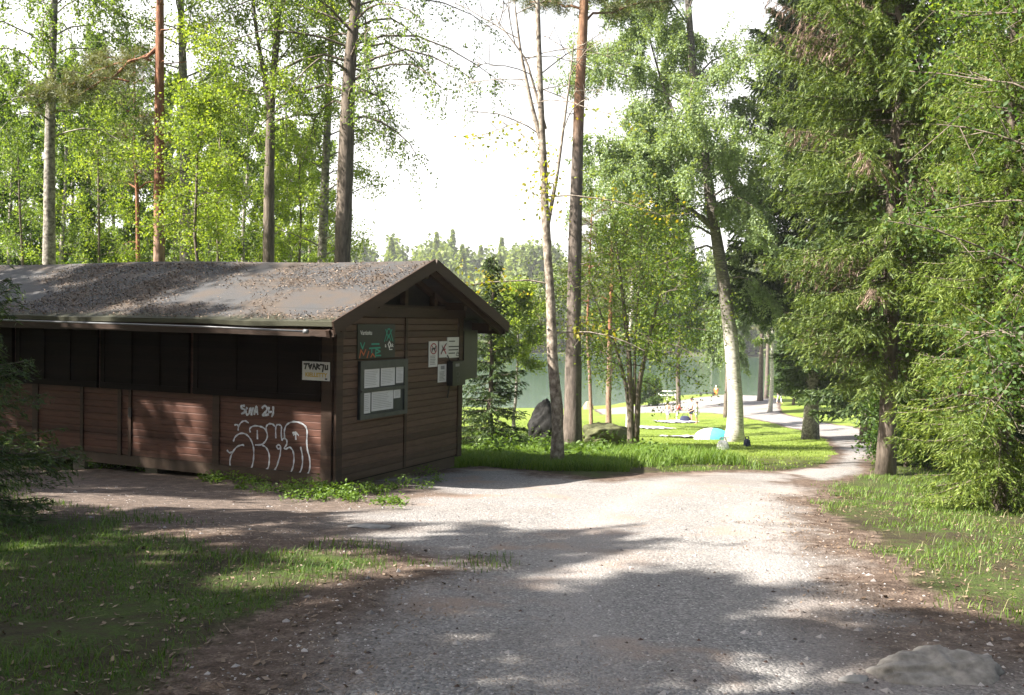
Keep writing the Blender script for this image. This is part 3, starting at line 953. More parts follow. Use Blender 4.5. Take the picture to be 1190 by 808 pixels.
def decid(name, label, cat, base, H, r0, R_, crown0=.35, nl=36, twigs=12, leaves=26, leaf=.07, mat='leaf_birch', bark='bark_birch', trunk=None, seed=1,
          droop=0.0, elev=(15, 65), spread=.12, lw=.62, profile=.75, forks=None, limb_geo=True, up=.5, group=None, keep=None, full=1.6, fork0=.15):
    """broad-leaved tree; trunk = optional polyline relative to the base"""
    r = np.random.default_rng(seed)
    twigs, leaves, leaf = int(twigs * 1.5), int(leaves * full * 1.3), leaf * 1.1
    root = empty(name, base)
    tag(root, label, cat, group)
    if trunk is None:
        zs = np.linspace(0, H, 9)
        trunk = np.c_[np.cumsum(r.normal(size=9) * H * .006), np.cumsum(r.normal(size=9) * H * .006), zs]
    trunk = np.array(trunk, float)
    trunk[0] = (trunk[0][0], trunk[0][1], trunk[0][2])
    tb = MB()
    f = np.linspace(0, 1, len(trunk))
    dense = np.array([interp_poly(trunk, t) for t in np.linspace(0, 1, 24)])
    fz = np.linspace(0, 1, 24)
    rad = r0 * (1 - fz) ** .75 + .012 + r0 * .35 * np.exp(-fz * H / .35)
    rad = rad * (1 + r.normal(size=24) * .04)
    dense[0, 2] -= .3
    tb.tube(dense, rad, 10)
    stems = [(trunk, r0)]
    for fk in (forks or []):
        P = np.array(fk[0], float)
        D = np.array([interp_poly(P, t) for t in np.linspace(0, 1, 14)])
        tb.tube(D, fk[1] * (1 - np.linspace(0, 1, 14) * .85), 7)
        stems.append((P, fk[1]))
    lb = MB()
    C, D = [], []
    for i in range(nl):
        P, rr = stems[i % len(stems)]
        f_ = (i + r.uniform(0, 1)) / nl
        c0 = crown0 if len(stems) == 1 or (i % len(stems)) == 0 else fork0
        t = c0 + (1 - c0) * f_ ** .95
        s = interp_poly(P, min(t, .995))
        prof = max(.18, math.sin(math.pi * (.22 + .76 * f_)) ** profile)
        ln = R_ * prof * r.uniform(.65, 1.15)
        az = i * 2.399 + r.uniform(-.5, .5)
        el = R(elev[0] + (elev[1] - elev[0]) * f_ + r.uniform(-14, 14))
        d = np.array([math.cos(az) * math.cos(el), math.sin(az) * math.cos(el), math.sin(el)])
        pts = [s]
        for k in range(5):
            pts.append(pts[-1] + d * ln / 5)
            d = norm(d + np.array([0, 0, -.10 - droop * .22]) + r.normal(size=3) * .12)
        pts = np.array(pts)
        if limb_geo:
            lr = max(.010, rr * .22 * (1 - t * .6))
            tb.tube(pts, np.linspace(lr, .006, 6), 5, cap=False)
        for k in range(twigs):
            u = .25 + .75 * r.uniform() ** .8
            q = interp_poly(pts, u)
            td = norm(r.normal(size=3) + np.array([0, 0, .15 - droop * .8]) + (pts[-1] - pts[0]) / ln * .5)
            tl = R_ * r.uniform(.14, .30) * (1 + .0 * droop)
            if droop > 0 and r.uniform() < .75:
                td = norm(np.array([r.normal() * .22, r.normal() * .22, -1.0])); tl = droop * r.uniform(.5, 1.3)
            uu = r.uniform(0, 1, leaves)[:, None]
            c = q + td * tl * uu + r.normal(size=(leaves, 3)) * spread * (.45 if droop else 1)
            C.append(c); D.append(np.repeat(td[None], leaves, 0))
            if limb_geo and k % 2 == 0:
                tb.tube([q, q + td * tl * .5, q + td * tl * .95], [.007, .005, .003], 3, cap=False)
    C = np.concatenate(C); D = np.concatenate(D)
    if keep is not None:
        k_ = keep(C); C, D = C[k_], D[k_]
    tk = tb.build("trunk", M[bark], root, smooth=True)
    if droop: D = D * .4 + np.array([0, 0, -.6])
    lb.quads(leaf_quads(C, leaf, leaf * lw, r, up=up, direction=D, dj=.6))
    lb.build("crown", M[mat], root)
    return root


def spruce(name, label, base, H, r0, R_, clear=.6, step=.34, per=6, mat='spruce', seed=1, spray=(.13, .035), density=1.0, sag=.55, lean=(0, 0),
           dead=0, zmax=None, bark='bark_dark', group=None, keep=None, hang=.6, pexp=.85, low=(.55, 3), short=None):
    r = np.random.default_rng(seed)
    root = empty(name, base)
    tag(root, label, "spruce", group)
    tb, nb, db = MB(), MB(), MB()
    zs = np.linspace(-.3, H, 16)
    tr = np.c_[lean[0] * zs / H, lean[1] * zs / H, zs] + np.c_[r.normal(size=(16, 2)) * .02, np.zeros(16)]
    tb.tube(tr, r0 * (1 - np.linspace(0, 1, 16)) ** .85 + .012 + r0 * .3 * np.exp(-np.maximum(zs, 0) / .3), 9)
    C, D, DC, DD = [], [], [], []
    z = clear
    while z < min(H - .15, zmax or 1e9):
        f = z / H
        for k in range(per):
            az = r.uniform(0, 2 * math.pi)
            ln = (R_ * (1 - f) ** pexp * min(1, low[0] + f * low[1]) + .08) * r.uniform(.6, 1.12)
            el = R(-8 + 38 * f + r.uniform(-9, 9))
            h = np.array([math.cos(az), math.sin(az), 0])
            if short: ln = min(ln, short(h, z) * r.uniform(.8, 1.1))
            n = max(3, int(ln / .3) + 2)
            s = np.linspace(0, 1, n)
            curve = math.tan(el) * s - sag * .55 * s ** 1.4 * (1 - f * .6) + sag * .38 * s ** 3
            P = np.array([0, 0, z + r.uniform(-.12, .12)]) + np.outer(s * ln, h) + np.outer(curve * ln, [0, 0, 1])
            P[:, :2] += np.array(lean) * f
            isdead = r.uniform() < dead
            tb.tube(P, np.linspace(.008 + .007 * ln, .003, n), 4, cap=False)
            nbr = max(4, int(ln / .065 * density))
            side = np.array([-h[1], h[0], 0])
            us = .12 + .88 * (np.arange(nbr) + r.uniform(0, 1, nbr)) / nbr
            for j, u in enumerate(us):
                q = interp_poly(P, min(u, .999))
                sg = 1 if j % 2 else -1
                bl = (.10 + .34 * ln * (1 - u) ** .6 * (.35 + u)) * r.uniform(.6, 1.1)
                bl = min(bl, .55)
                bd = norm(h * .75 + side * sg * r.uniform(.5, 1.1) + np.array([0, 0, -hang * r.uniform(.3, 1.3)]))
                m_ = max(3, int(bl / (spray[0] * .15)))
                t = (np.arange(m_) + .4) / m_
                c = q + np.outer(t * bl, bd) + np.outer(-(t ** 2) * bl * .25 * hang, [0, 0, 1])
                c += r.normal(size=c.shape) * .012
                if isdead: DC.append(c); DD.append(np.repeat((bd + [0, 0, -.8])[None], m_, 0))
                else: C.append(c); D.append(np.repeat(bd[None], m_, 0))
            if not isdead:                     # needles along the branch itself
                m_ = max(6, int(ln / .02))
                t = r.uniform(.25, 1, m_)
                c = np.array([interp_poly(P, min(x, .999)) for x in t])
                C.append(c); D.append(np.repeat((h + [0, 0, -.15])[None], m_, 0))
        z += step * (1 - .45 * f) * r.uniform(.85, 1.15)
    C = np.concatenate(C); D = np.concatenate(D)
    if keep is not None:
        k_ = keep(C); C, D = C[k_], D[k_]
    nb.quads(leaf_quads(C, spray[0], spray[1], r, up=.5, direction=D, dj=.2))
    tb.build("trunk", M[bark], root, smooth=True)
    nb.build("crown", M[mat], root)
    if DC:
        DC = np.concatenate(DC); DD = np.concatenate(DD)
        db.quads(leaf_quads(DC, spray[0] * 1.5, .012, r, up=.2, direction=DD, dj=.4))
        tag(db.build("dead_branches", M['dead'], root), "bare brown hanging twigs")
    return root


def needle_tufts(mb, centers, n, ln, r):
    C = np.repeat(centers, n, 0) + r.normal(size=(len(centers) * n, 3)) * .03
    d = norm(r.normal(size=C.shape) + np.array([0, 0, .35]))
    nrm = norm(np.cross(d, r.normal(size=C.shape)))
    w = ln * .05
    mb.quads(np.stack([C, C + d * ln * .5 + nrm * w, C + d * ln, C + d * ln * .5 - nrm * w], 1))


def pine(name, label, base, H, r0, trunk=None, bark='bark_pine', branches=(), crown_from=.62, nb=22, R_=2.2, seed=1, group=None, tuft=.14, stubs=10):
    r = np.random.default_rng(seed)
    root = empty(name, base)
    tag(root, label, "pine", group)
    if trunk is None:
        zs = np.linspace(0, H, 9)
        trunk = np.c_[np.cumsum(r.normal(size=9) * .05), np.cumsum(r.normal(size=9) * .05), zs]
    trunk = np.array(trunk, float)
    tb, cb = MB(), MB()
    D = np.array([interp_poly(trunk, t) for t in np.linspace(0, 1, 24)]); D[0, 2] -= .3
    fz = np.linspace(0, 1, 24)
    tb.tube(D, (r0 * (1 - fz * .75) + r0 * .3 * np.exp(-fz * H / .4)) * (1 + r.normal(size=24) * .03), 12)
    specs = [(np.array(s, float), np.array(e, float), w) for s, e, w in branches]
    for i in range(nb):
        t = crown_from + (1 - crown_from) * (i + r.uniform()) / nb
        s = interp_poly(trunk, min(t, .99)); az = i * 2.4 + r.uniform(-.4, .4)
        ln = R_ * (1.15 - .8 * (t - crown_from) / (1 - crown_from)) * r.uniform(.6, 1.1)
        specs.append((s, s + np.array([math.cos(az) * ln, math.sin(az) * ln, ln * r.uniform(.05, .4)]), .035))
    for i in range(stubs):                     # dead stubs on the bare trunk
        t = r.uniform(.3, crown_from); s = interp_poly(trunk, t); az = r.uniform(0, 6.28)
        e = s + np.array([math.cos(az), math.sin(az), r.uniform(-.2, .3)]) * r.uniform(.2, .8)
        tb.tube([s, (s + e) / 2 + r.normal(size=3) * .04, e], [.018, .012, .004], 4, cap=False)
    cen = []
    for s, e, w in specs:
        P = np.array([s + (e - s) * t + np.array([0, 0, math.sin(t * math.pi) * .12]) for t in np.linspace(0, 1, 7)])
        P[1:-1] += r.normal(size=P[1:-1].shape) * .06
        tb.tube(P, np.linspace(w, .008, 7), 5, cap=False)
        ln = np.linalg.norm(e - s)
        for k in range(int(10 + ln * 22)):
            u = r.uniform(.3, 1); q = interp_poly(P, min(u, .999))
            off = r.normal(size=3) * np.array([.34, .34, .13]) * (1.1 - .5 * u)
            cen.append(q + off)
            if k % 3 == 0: tb.tube([q, q + off], [.007, .003], 3, cap=False)
    if cen:
        needle_tufts(cb, np.array(cen), 40, tuft, r)
        cb.build("crown", M['pine'], root)
    tb.build("trunk", M[bark], root, smooth=True)
    return root


def px_poly(base, d, pts, dd=0.0):
    """trunk polyline traced in photo pixels at depth d (the tree leans dd metres in depth over its height)"""
    out = []
    for k, (px, py) in enumerate(pts):
        q = at(px, py, d + dd * k / (len(pts) - 1))
        out.append(q - base)
    out[0] = Vector((0, 0, 0))
    return [tuple(p) for p in out]


# ------------------------------------------------------------------ trees behind the hut (left)
b = stand(57, 26)
decid("birch_tree", "grey birch with hanging foliage, leftmost trunk above the hut roof", "birch", b, 15, .165, 3.0, .38, 46, 11, 19, 0.076, 'leaf_birch', 'bark_greybirch', px_poly(b, 26, [(57, 460), (57, 300), (58, 150), (62, 30), (66, -80), (70, -170)]), 2, droop=1.1)
b = stand(160, 34)
pine("pine_tree", "thin reddish pine trunk just left of the tall red pine", b, 13, .11, None, 'bark_redpine', seed=3, R_=1.6)
b = stand(185, 24.5)
zc = b.z
pine("pine_tree", "tall straight red trunked pine rising over the hut roof", b, 16, .165, px_poly(b, 24.5, [(184, 470), (185, 300), (185, 150), (186, 0), (188, -120), (190, -230)]), 'bark_redpine', seed=4,
     branches=[(tuple(at(183, 55, 24.5) - b), tuple(at(75, 120, 23.6) - b), .05), (tuple(at(180, 60, 24.5) - b), tuple(at(40, 125, 24.2) - b), .045), (tuple(at(176, 70, 24.5) - b), tuple(at(110, 75, 25) - b), .03),
               (tuple(at(150, 95, 24.2) - b), tuple(at(30, 110, 24) - b), .03)])
b = stand(215, 27)
decid("birch_tree", "pale grey birch trunk standing right of the red pine", "birch", b, 15, .17, 2.6, .42, 40, 10, 18, 0.072, 'leaf_birch', 'bark_greybirch', px_poly(b, 27, [(217, 460), (216, 300), (215, 180), (212, 60), (208, -60), (206, -180)]), 5)
b = stand(312, 25)
decid("alder_tree", "forked dark trunk tree in lime green leaf above the middle of the roof", "tree", b, 13, .15, 2.7, .45, 44, 10, 19, 0.072, 'leaf_lime', 'bark_dark',
      px_poly(b, 25, [(312, 460), (312, 300), (313, 200), (315, 120), (322, 40), (326, -60), (328, -120)]), 6,
      forks=[(px_poly(b, 25, [(314, 130), (308, 100), (296, 30), (290, -60), (286, -120)])[0:1] and [tuple(at(314, 130, 25) - b), tuple(at(308, 95, 25) - b), tuple(at(297, 30, 25) - b), tuple(at(288, -90, 25) - b)], .09)])
b = stand(378, 27)
decid("birch_tree", "birch with ivy-like leaves down its mossy trunk, left of the big dark birch", "birch", b, 14, .14, 1.9, .12, 46, 8, 16, 0.072, 'leaf_lime', 'bark_greybirch', px_poly(b, 27, [(372, 460), (374, 300), (379, 180), (383, 90), (386, 0), (390, -130)]), 7)
b = stand(397, 23.5)
decid("birch_tree", "big dark leaning birch with weeping twigs at the right of the left woods", "birch", b, 15, .23, 3.9, .40, 54, 10, 15, 0.067, 'leaf_birch', 'bark_dark', px_poly(b, 23.5, [(394, 460), (398, 300), (402, 180), (406, 80), (414, 0), (420, -80), (428, -170)]), 8, droop=1.0,
      keep=lambda C: (C[:, 0] > -.5) | (C[:, 2] > 6.5))
for k, (px, d, H, R_, c0, mt, lab) in enumerate([
        (22, 30, 9, 2.0, .12, 'leaf_birch', "bushy young birch at the far left edge behind the hut"),
        (112, 30, 10, 2.0, .15, 'leaf_lime', "young birch filling between the grey birch and the red pine"),
        (258, 29, 10.5, 2.1, .18, 'leaf_lime', "bright lime sapling behind the roof right of the pale birch"),
        (232, 22.5, 7.6, 1.5, .62, 'leaf_lime', "light green sapling crown in front of the pale birch trunk"),
        (347, 29, 8.5, 1.9, .15, 'leaf_lime', "lime green sapling between the forked tree and mossy birch")]):
    decid("sapling", lab, "sapling", stand(px, d), H, .05, R_, c0, 30, 10, 18, .07, mt, 'bark_dark', None, 20 + k, elev=(0, 50), full=1.1)
bg = [(-30, 38, 15, 'leaf_deep'), (15, 42, 16, 'leaf_birch'), (62, 38, 14, 'leaf_deep'), (105, 41, 16, 'leaf_birch'), (150, 46, 15, 'leaf_birch'), (200, 40, 14, 'leaf_birch'), (245, 44, 15, 'leaf_lime'), (285, 38, 13, 'leaf_birch'), (335, 42, 13, 'leaf_lime'),
      (-8, 54, 17, 'leaf_birch'), (38, 50, 17, 'leaf_lime'), (84, 56, 17, 'leaf_birch'), (130, 52, 17, 'leaf_birch'), (178, 55, 17, 'leaf_lime'), (224, 52, 17, 'leaf_birch'), (266, 50, 16, 'leaf_birch'), (312, 53, 16, 'leaf_lime'), (358, 50, 15, 'leaf_birch')]
protos = {}
for k, (px, d, H, mt) in enumerate(bg):
    b = stand(px, d)
    lab = "background birch in the woods behind the hut, one crown of a hanging green screen"
    if mt not in protos:
        protos[mt] = decid("forest_tree", lab, "tree", b, 15, .13, 2.9, .10, 42, 12, 22, .115, mt, 'bark_greybirch', None, 40 + k, group="trees screening the back of the hut", droop=.6)
    else:
        c = copy_tree(protos[mt]); c.location = b; c.rotation_euler.z = k * 1.7
        s = H / 15; c.scale = (s, s, s)

# ------------------------------------------------------------------ middle trees
b = stand(651, 17.4)
decid("maple_tree", "slender pale barked tree at the path edge with bare upper stems", "tree", b, 10, .10, 2.0, .28, 26, 7, 11, .075, 'leaf_fall', 'bark_paint',
      px_poly(b, 17.4, [(653, 545), (648, 480), (642, 420), (640, 350), (634, 260), (630, 160), (627, 80), (624, -20), (620, -120)]), 9,
      forks=[([tuple(at(633, 180, 17.4) - b), tuple(at(617, 120, 17.4) - b), tuple(at(605, 60, 17.4) - b), tuple(at(595, -20, 17.4) - b)], .05),
             ([tuple(at(635, 270, 17.4) - b), tuple(at(648, 200, 17.4) - b), tuple(at(660, 110, 17.4) - b), tuple(at(668, 40, 17.4) - b)], .04),
             ([tuple(at(634, 150, 17.4) - b), tuple(at(612, 70, 17.4) - b), tuple(at(575, 20, 17.4) - b)], .03)],
      keep=lambda C: (C[:, 2] > 2.2) & (C[:, 2] < 5.9) & (rng.uniform(size=len(C)) < .75), elev=(0, 45), full=1.2)
b = stand(668, 24)
pine("pine_tree", "big grey barked pine beside the boulder, its upper trunk reddish", b, 17, .225, px_poly(b, 24, [(668, 517), (666, 450), (667, 350), (669, 250), (673, 120), (679, 0), (684, -120), (690, -230)]), 'bark_pine', seed=12, crown_from=.68)
b = stand(736, 25)
st = lambda *pts: [tuple(at(px, py, 25) - b) for px, py in pts]
decid("rowan_tree", "several stemmed rowan with light green crown on the grass edge", "rowan", b, 6.6, .075, 2.5, .34, 60, 9, 15, .065, 'leaf_rowan', 'bark_dark',
      px_poly(b, 25, [(737, 520), (733, 460), (730, 400), (722, 330), (716, 280)]), 13,
      forks=[(st((739, 515), (742, 450), (752, 400), (765, 350), (780, 290)), .085), (st((733, 500), (728, 450), (716, 405), (700, 370), (685, 330)), .065), (st((737, 470), (738, 400), (742, 340), (746, 270)), .045)], elev=(-5, 55), fork0=.35, spread=.22, full=1.2)
pine("pine_tree", "thin orange trunked pine near the lake, seen just right of the big pine", stand(689, 50), 12, .10, None, 'bark_redpine', seed=14, crown_from=.5, R_=1.8, nb=16)
pine("pine_tree", "pale pinkish pine trunk near the lake left of the rowan stems", stand(712, 53), 14, .17, None, 'bark_redpine', seed=15, crown_from=.45, R_=2.0, nb=18)
spruce("spruce_tree", "small bushy spruce growing beside the hut's far corner", stand(572, 22), 4.3, .06, 1.0, .1, .2, 8, 'spruce_dark', 16, (.12, .022), 1.1, .4)
b = stand(857, 40)
decid("birch_tree", "large white trunked birch leaning left over the sunny lawn", "birch", b, 19, .33, 5.2, .34, 90, 18, 40, .105, 'leaf_pale', 'bark_birchtop',
      px_poly(b, 40, [(857, 521), (855, 470), (850, 400), (842, 335), (830, 260), (818, 180), (806, 90), (800, 10), (795, -80), (790, -150)]), 17, droop=.9, spread=.2,
      forks=[([tuple(at(832, 270, 40) - b), tuple(at(800, 240, 39) - b), tuple(at(770, 225, 38.5) - b), tuple(at(745, 180, 38) - b)], .10),
             ([tuple(at(822, 205, 40) - b), tuple(at(795, 160, 41) - b), tuple(at(770, 100, 42) - b), tuple(at(745, 10, 42) - b)], .12)])
b = stand(898, 78)
decid("birch_tree", "straight slim white birch trunk beside the far end of the path", "birch", b, 12, .16, 2.2, .44, 30, 9, 22, .15, 'leaf_birch', 'bark_birch', None, 19, droop=.5)
pine("pine_tree", "dark pine trunk on the bank left of the slim white birch", stand(886, 92), 14, .26, None, 'bark_pine', seed=31, crown_from=.4)
pine("pine_tree", "grey pine trunk pressed between the dark pine and the slim birch", stand(892, 96), 15, .22, None, 'bark_pine', seed=32, crown_from=.4)
decid("willow_tree", "pale drooping willow hanging over the water behind the big birch", "willow", stand(846, 76), 10, .16, 2.3, .5, 36, 12, 26, .15, 'leaf_pale', 'bark_dark', None, 33, droop=1.2)
decid("birch_tree", "bright young birch behind the hut roof, left of the slender tree", "birch", stand(600, 46), 6.6, .07, 1.5, .5, 26, 11, 24, .12, 'leaf_lime', 'bark_greybirch', None, 34)
decid("birch_tree", "mid green birch by the lake showing above the rowan crown", "birch", stand(735, 62), 14, .16, 3.6, .36, 46, 12, 26, .15, 'leaf_birch', 'bark_birch', None, 36, droop=.6)
decid("alder_tree", "green alder on the shore right of the rowan stems", "tree", stand(790, 88), 13, .2, 3.8, .42, 46, 12, 26, .18, 'leaf_deep', 'bark_dark', None, 37)
decid("shore_bush", "low dark bush beside the white railing on the shore", "bush", stand(756, 100), 2.6, .08, 1.6, .1, 26, 9, 20, .16, 'leaf_deep', 'bark_dark', None, 38)

# ------------------------------------------------------------------ right trees
spruce("spruce_tree", "tall drooping dark spruce with a pale trunk at the path bend", stand(945, 42), 23, .31, 4.6, 2.3, .40, 9, 'spruce_dark', 50, (.34, .075), .6, .55, pexp=.5, low=(.4, 2.2), hang=1.0, short=lambda h, z: 1.5 if h[0] < -.15 and z < 5.2 else 9.0, bark='bark_greybirch')
spruce("spruce_tree", "tall dark spruce between the path bend and the near spruce", stand(1012, 33), 20, .22, 3.2, 1.4, .42, 8, 'spruce_dark', 51, (.30, .065), .6, .6, pexp=.6)
spruce("spruce_tree", "near spruce with a bare lower trunk and brown dead twigs beside the path", stand(1035, 16.8), 16, .14, 2.75, 1.7, .26, 9, 'spruce', 52, (.115, .020), 1.15, .6, dead=.12, zmax=9.5, hang=1.1, pexp=.6, low=(.30, 2.2))
spruce("spruce_tree", "lush light green spruce sweeping down to the grass on the right", stand(1168, 11.8), 9.5, .08, 1.4, .12, .18, 9, 'spruce_lite', 53, (.075, .013), 1.35, .4, zmax=7.2, hang=1.0)
spruce("spruce_tree", "dark spruce filling the gap behind the light green spruce", stand(1118, 21), 13, .14, 2.6, .3, .34, 8, 'spruce_dark', 54, (.2, .04), .7, .5, zmax=10)
decid("path_bush", "round green bush on the far side of the path bend", "bush", stand(925, 84), 5.5, .1, 2.6, .06, 50, 11, 24, .16, 'leaf_deep', 'bark_dark', None, 59)
decid("hazel_tree", "broad leaved tree with deep green leaves at the right edge", "tree", stand(1275, 9.6), 8, .08, 2.0, .1, 50, 10, 11, .05, 'leaf_deep', 'bark_dark', None, 55, elev=(5, 50), lw=.7)
decid("elm_tree", "leafy tree with bright leaves and brown twigs at the upper right", "tree", stand(1175, 15), 11, .10, 2.5, .50, 46, 9, 13, .055, 'leaf_lime', 'bark_dark', None, 56, elev=(0, 45), lw=.75)
decid("undergrowth_bush", "dark leafy bush in the shade behind the near spruce trunk", "bush", stand(1085, 19), 3.2, .04, 1.6, .08, 40, 11, 22, .075, 'leaf_deep', 'bark_dark', None, 57)
decid("undergrowth_bush", "small leafy bush left of the near spruce trunk by the path", "bush", stand(1058, 18.8), 1.7, .02, .8, .05, 26, 9, 22, .06, 'leaf_deep', 'bark_dark', None, 58)
for k, (px, d, H) in enumerate([(1010, 50, 17), (1075, 44, 16), (1130, 38, 15), (1200, 30, 14), (1250, 22, 12)]):
    b = stand(px, d)
    c = copy_tree(protos['leaf_deep']); c.location = b; c.rotation_euler.z = k * 1.3 + 1
    s = H / 15; c.scale = (s, s, s)
    c["label"] = "shaded background tree deep in the woods on the right"
    c["group"] = "trees deep in the right woods"

# near dark spruce reaching in at the left edge
spruce("spruce_tree", "dark spruce reaching in from the left edge in front of the hut", (-5.3, 8.8, float(hgt(-5.3, 8.8))), 3.6, .06, 1.5, .1, .17, 9, 'spruce_dark', 60, (.075, .012), 1.1, .45)

# trees standing left of the frame, whose shade dapples the clearing
shade = [(-9.5, 1.2, 14, 3.0, 'leaf_birch'), (-14.5, -2.5, 16, 3.3, 'leaf_birch'), (-13.5, 2.2, 15, 3.0, 'leaf_deep'), (-7.5, -4.5, 14, 3.0, 'leaf_birch'), (-19, .5, 17, 3.2, 'leaf_birch'),
         (-11.8, 5.0, 12.5, 2.4, 'leaf_birch'), (-12.8, 7.0, 10.3, 2.0, 'leaf_birch'), (-22, 9, 13, 2.6, 'leaf_birch'), (-1.5, -5.5, 16, 3, 'leaf_birch'), (3.5, -4.5, 16, 3, 'leaf_birch'), (7.5, -2, 14, 3, 'leaf_birch'), (5, -10, 16, 3, 'leaf_birch'), (-4, -11, 16, 3, 'leaf_birch'),
         (13, 1, 15, 3, 'leaf_birch'), (-11, -9, 15, 3, 'leaf_birch'), (-11, -4, 15, 3, 'leaf_birch'), (-7.2, 2.8, 9.0, 2.2, 'leaf_birch'), (-16.8, .8, 16, 3, 'leaf_birch')]
sp = None
for k, (x, y, H, R_, mt) in enumerate(shade):
    b = Vector((x, y, float(hgt(x, y))))
    if sp is None:
        sp = decid("shade_tree", "birch standing left of the clearing that shades the gravel", "birch", b, H, .16, R_, .22, 46, 12, 24, .12, mt, 'bark_birch', None, 70, group="birches left of the clearing", droop=.5)
    else:
        c = copy_tree(sp); c.location = b; c.rotation_euler.z = k * 1.9
        s = H / 14; c.scale = (s, s, s)

sp = None                                       # thinner crowns: dappled light on the hut
for k, (x, y, H, R_) in enumerate([(-13.6, 9.6, 12, 2.3), (-17.5, 12.4, 16, 2.4), (-14.5, 14.8, 14, 2.0), (-19.5, 16.5, 18, 2.4), (-25.5, 6.5, 15, 2.5), (-21, 13.2, 15, 2.4), (-16.5, 10.0, 14, 2.4), (-12.4, 11.5, 10.2, 2.3), (-15.5, 12.6, 12.5, 2.4)]):
    b = Vector((x, y, float(hgt(x, y))))
    if sp is None:
        sp = decid("shade_tree", "thin crowned birch standing left of the hut", "birch", b, 12, .14, 2.4, .2, 44, 11, 24, .11, 'leaf_birch', 'bark_birch', None, 71, group="thin birches left of the hut", droop=.5, full=.75)
    else:
        c = copy_tree(sp); c.location = b; c.rotation_euler.z = k * 1.9
        s_ = H / 12; c.scale = (s_, s_, s_)
# the wood goes on behind the photographer and to the left: dense low crowns
for k, (x, y, H) in enumerate([(-16, -12, 12), (-10, -14, 12), (-4, -15, 12), (2, -14, 12), (8, -13, 12), (14, -10, 12), (17, -4, 12), (18, 3, 12), (-24, -4, 11), (-27, 3, 10), (-29, 10, 10), (-27, 17, 10), (-24, 23, 11), (-20, -9, 11), (19, 10, 13)]):
    c = copy_tree(protos['leaf_deep' if k % 2 else 'leaf_birch']); c.location = (x, y, float(hgt(x, y))); c.rotation_euler.z = k * 1.3
    s_ = H / 15; c.scale = (s_ * 1.5, s_ * 1.5, s_)
    c["label"] = "leafy tree in the woods outside the clearing"; c["group"] = "woods around the clearing"

# ------------------------------------------------------------------ far shore forest (one mass)
r = np.random.default_rng(80)
fb, ft = MB(), MB()
cs, sz = [], []
lq = []
for k in range(640):
    x = r.uniform(-150, 150); y = 270 + 110 * r.uniform() ** 1.3
    z0 = float(hgt(x, y))
    con = r.uniform() < .3
    H = r.uniform(14, 23) if con else r.uniform(11, 19)
    n = 520
    if con:
        f = r.uniform(0, 1, n) ** .8
        rad = (1 - f) * 4.0 * r.uniform(.6, 1.1, n) + .1
        az = r.uniform(0, 6.28, n)
        C = np.c_[x + np.cos(az) * rad, y + np.sin(az) * rad, z0 + 1 + f * (H - 1) - rad * .25]
    else:
        d = norm(r.normal(size=(n, 3))) * np.array([3.4, 3.4, H * .45]) * r.uniform(.6, 1.05, (n, 1)) * (1 + .25 * np.sin(5 * r.uniform(0, 6, (n, 1))))
        C = d + np.array([x, y, z0 + H * .52])
    lq.append(leaf_quads(C, 1.7, 1.2, r, up=.6))
    if y < 285: ft.tube([(x, y, z0 - 1), (x, y, z0 + H * .6)], [.22, .12], 5, cap=False)
fb.quads(np.concatenate(lq))
M['far'] = leaf_mat('far_forest', (.07, .10, .03), (.15, .20, .055), (.25, .31, .09), trans=.35, clump=.07)
ff = fb.build("far_forest", M['far'])
tag(ff, "hazy wooded hillside on the far shore of the lake", "forest", kind='stuff')
tr = ft.build("trunk", M['bark_birch'], ff)
tag(tr, kind='stuff')


# ------------------------------------------------------------------ boulders
def rock(name, label, base, size, mat, seed, rz=0, sink=.25, rough=.22, facets=14):
    r = np.random.default_rng(seed)
    u = np.linspace(0, 2 * np.pi, 72, endpoint=False); v = np.linspace(-1.35, np.pi / 2 - .02, 40)
    U, V = np.meshgrid(u, v)
    d = np.stack([np.cos(U) * np.cos(V), np.sin(U) * np.cos(V), np.sin(V)], -1)
    rr = np.ones(U.shape)
    for _ in range(facets):                     # planar facets
        n_ = norm(r.normal(size=3)); k = r.uniform(.62, .9)
        rr = np.minimum(rr, k / np.maximum((d @ n_), .05))
    for fq, am in ((4, .25), (9, .14), (19, .08)):
        rr += rough * am * (vnoise(d[..., 0] * fq + 9 + seed, d[..., 1] * fq + d[..., 2] * fq * 1.2, seed) - .5)
    P = d * rr[..., None] * np.array(size) / 2
    n_ = len(u)
    mb = MB()
    a, b_ = np.meshgrid(np.arange(len(v) - 1), np.arange(n_), indexing='ij')
    mb.add(P.reshape(-1, 3), q=np.stack([a * n_ + b_, a * n_ + (b_ + 1) % n_, (a + 1) * n_ + (b_ + 1) % n_, (a + 1) * n_ + b_], -1).reshape(-1, 4),
           t=[((len(v) - 1) * n_, (len(v) - 1) * n_ + k, (len(v) - 1) * n_ + k + 1) for k in range(1, n_ - 1)])
    o = mb.build(name, M[mat], smooth=True)
    o.location = (base[0], base[1], base[2] + size[2] * (.5 - sink)); o.rotation_euler.z = rz
    tag(o, label, "rock")
    return o


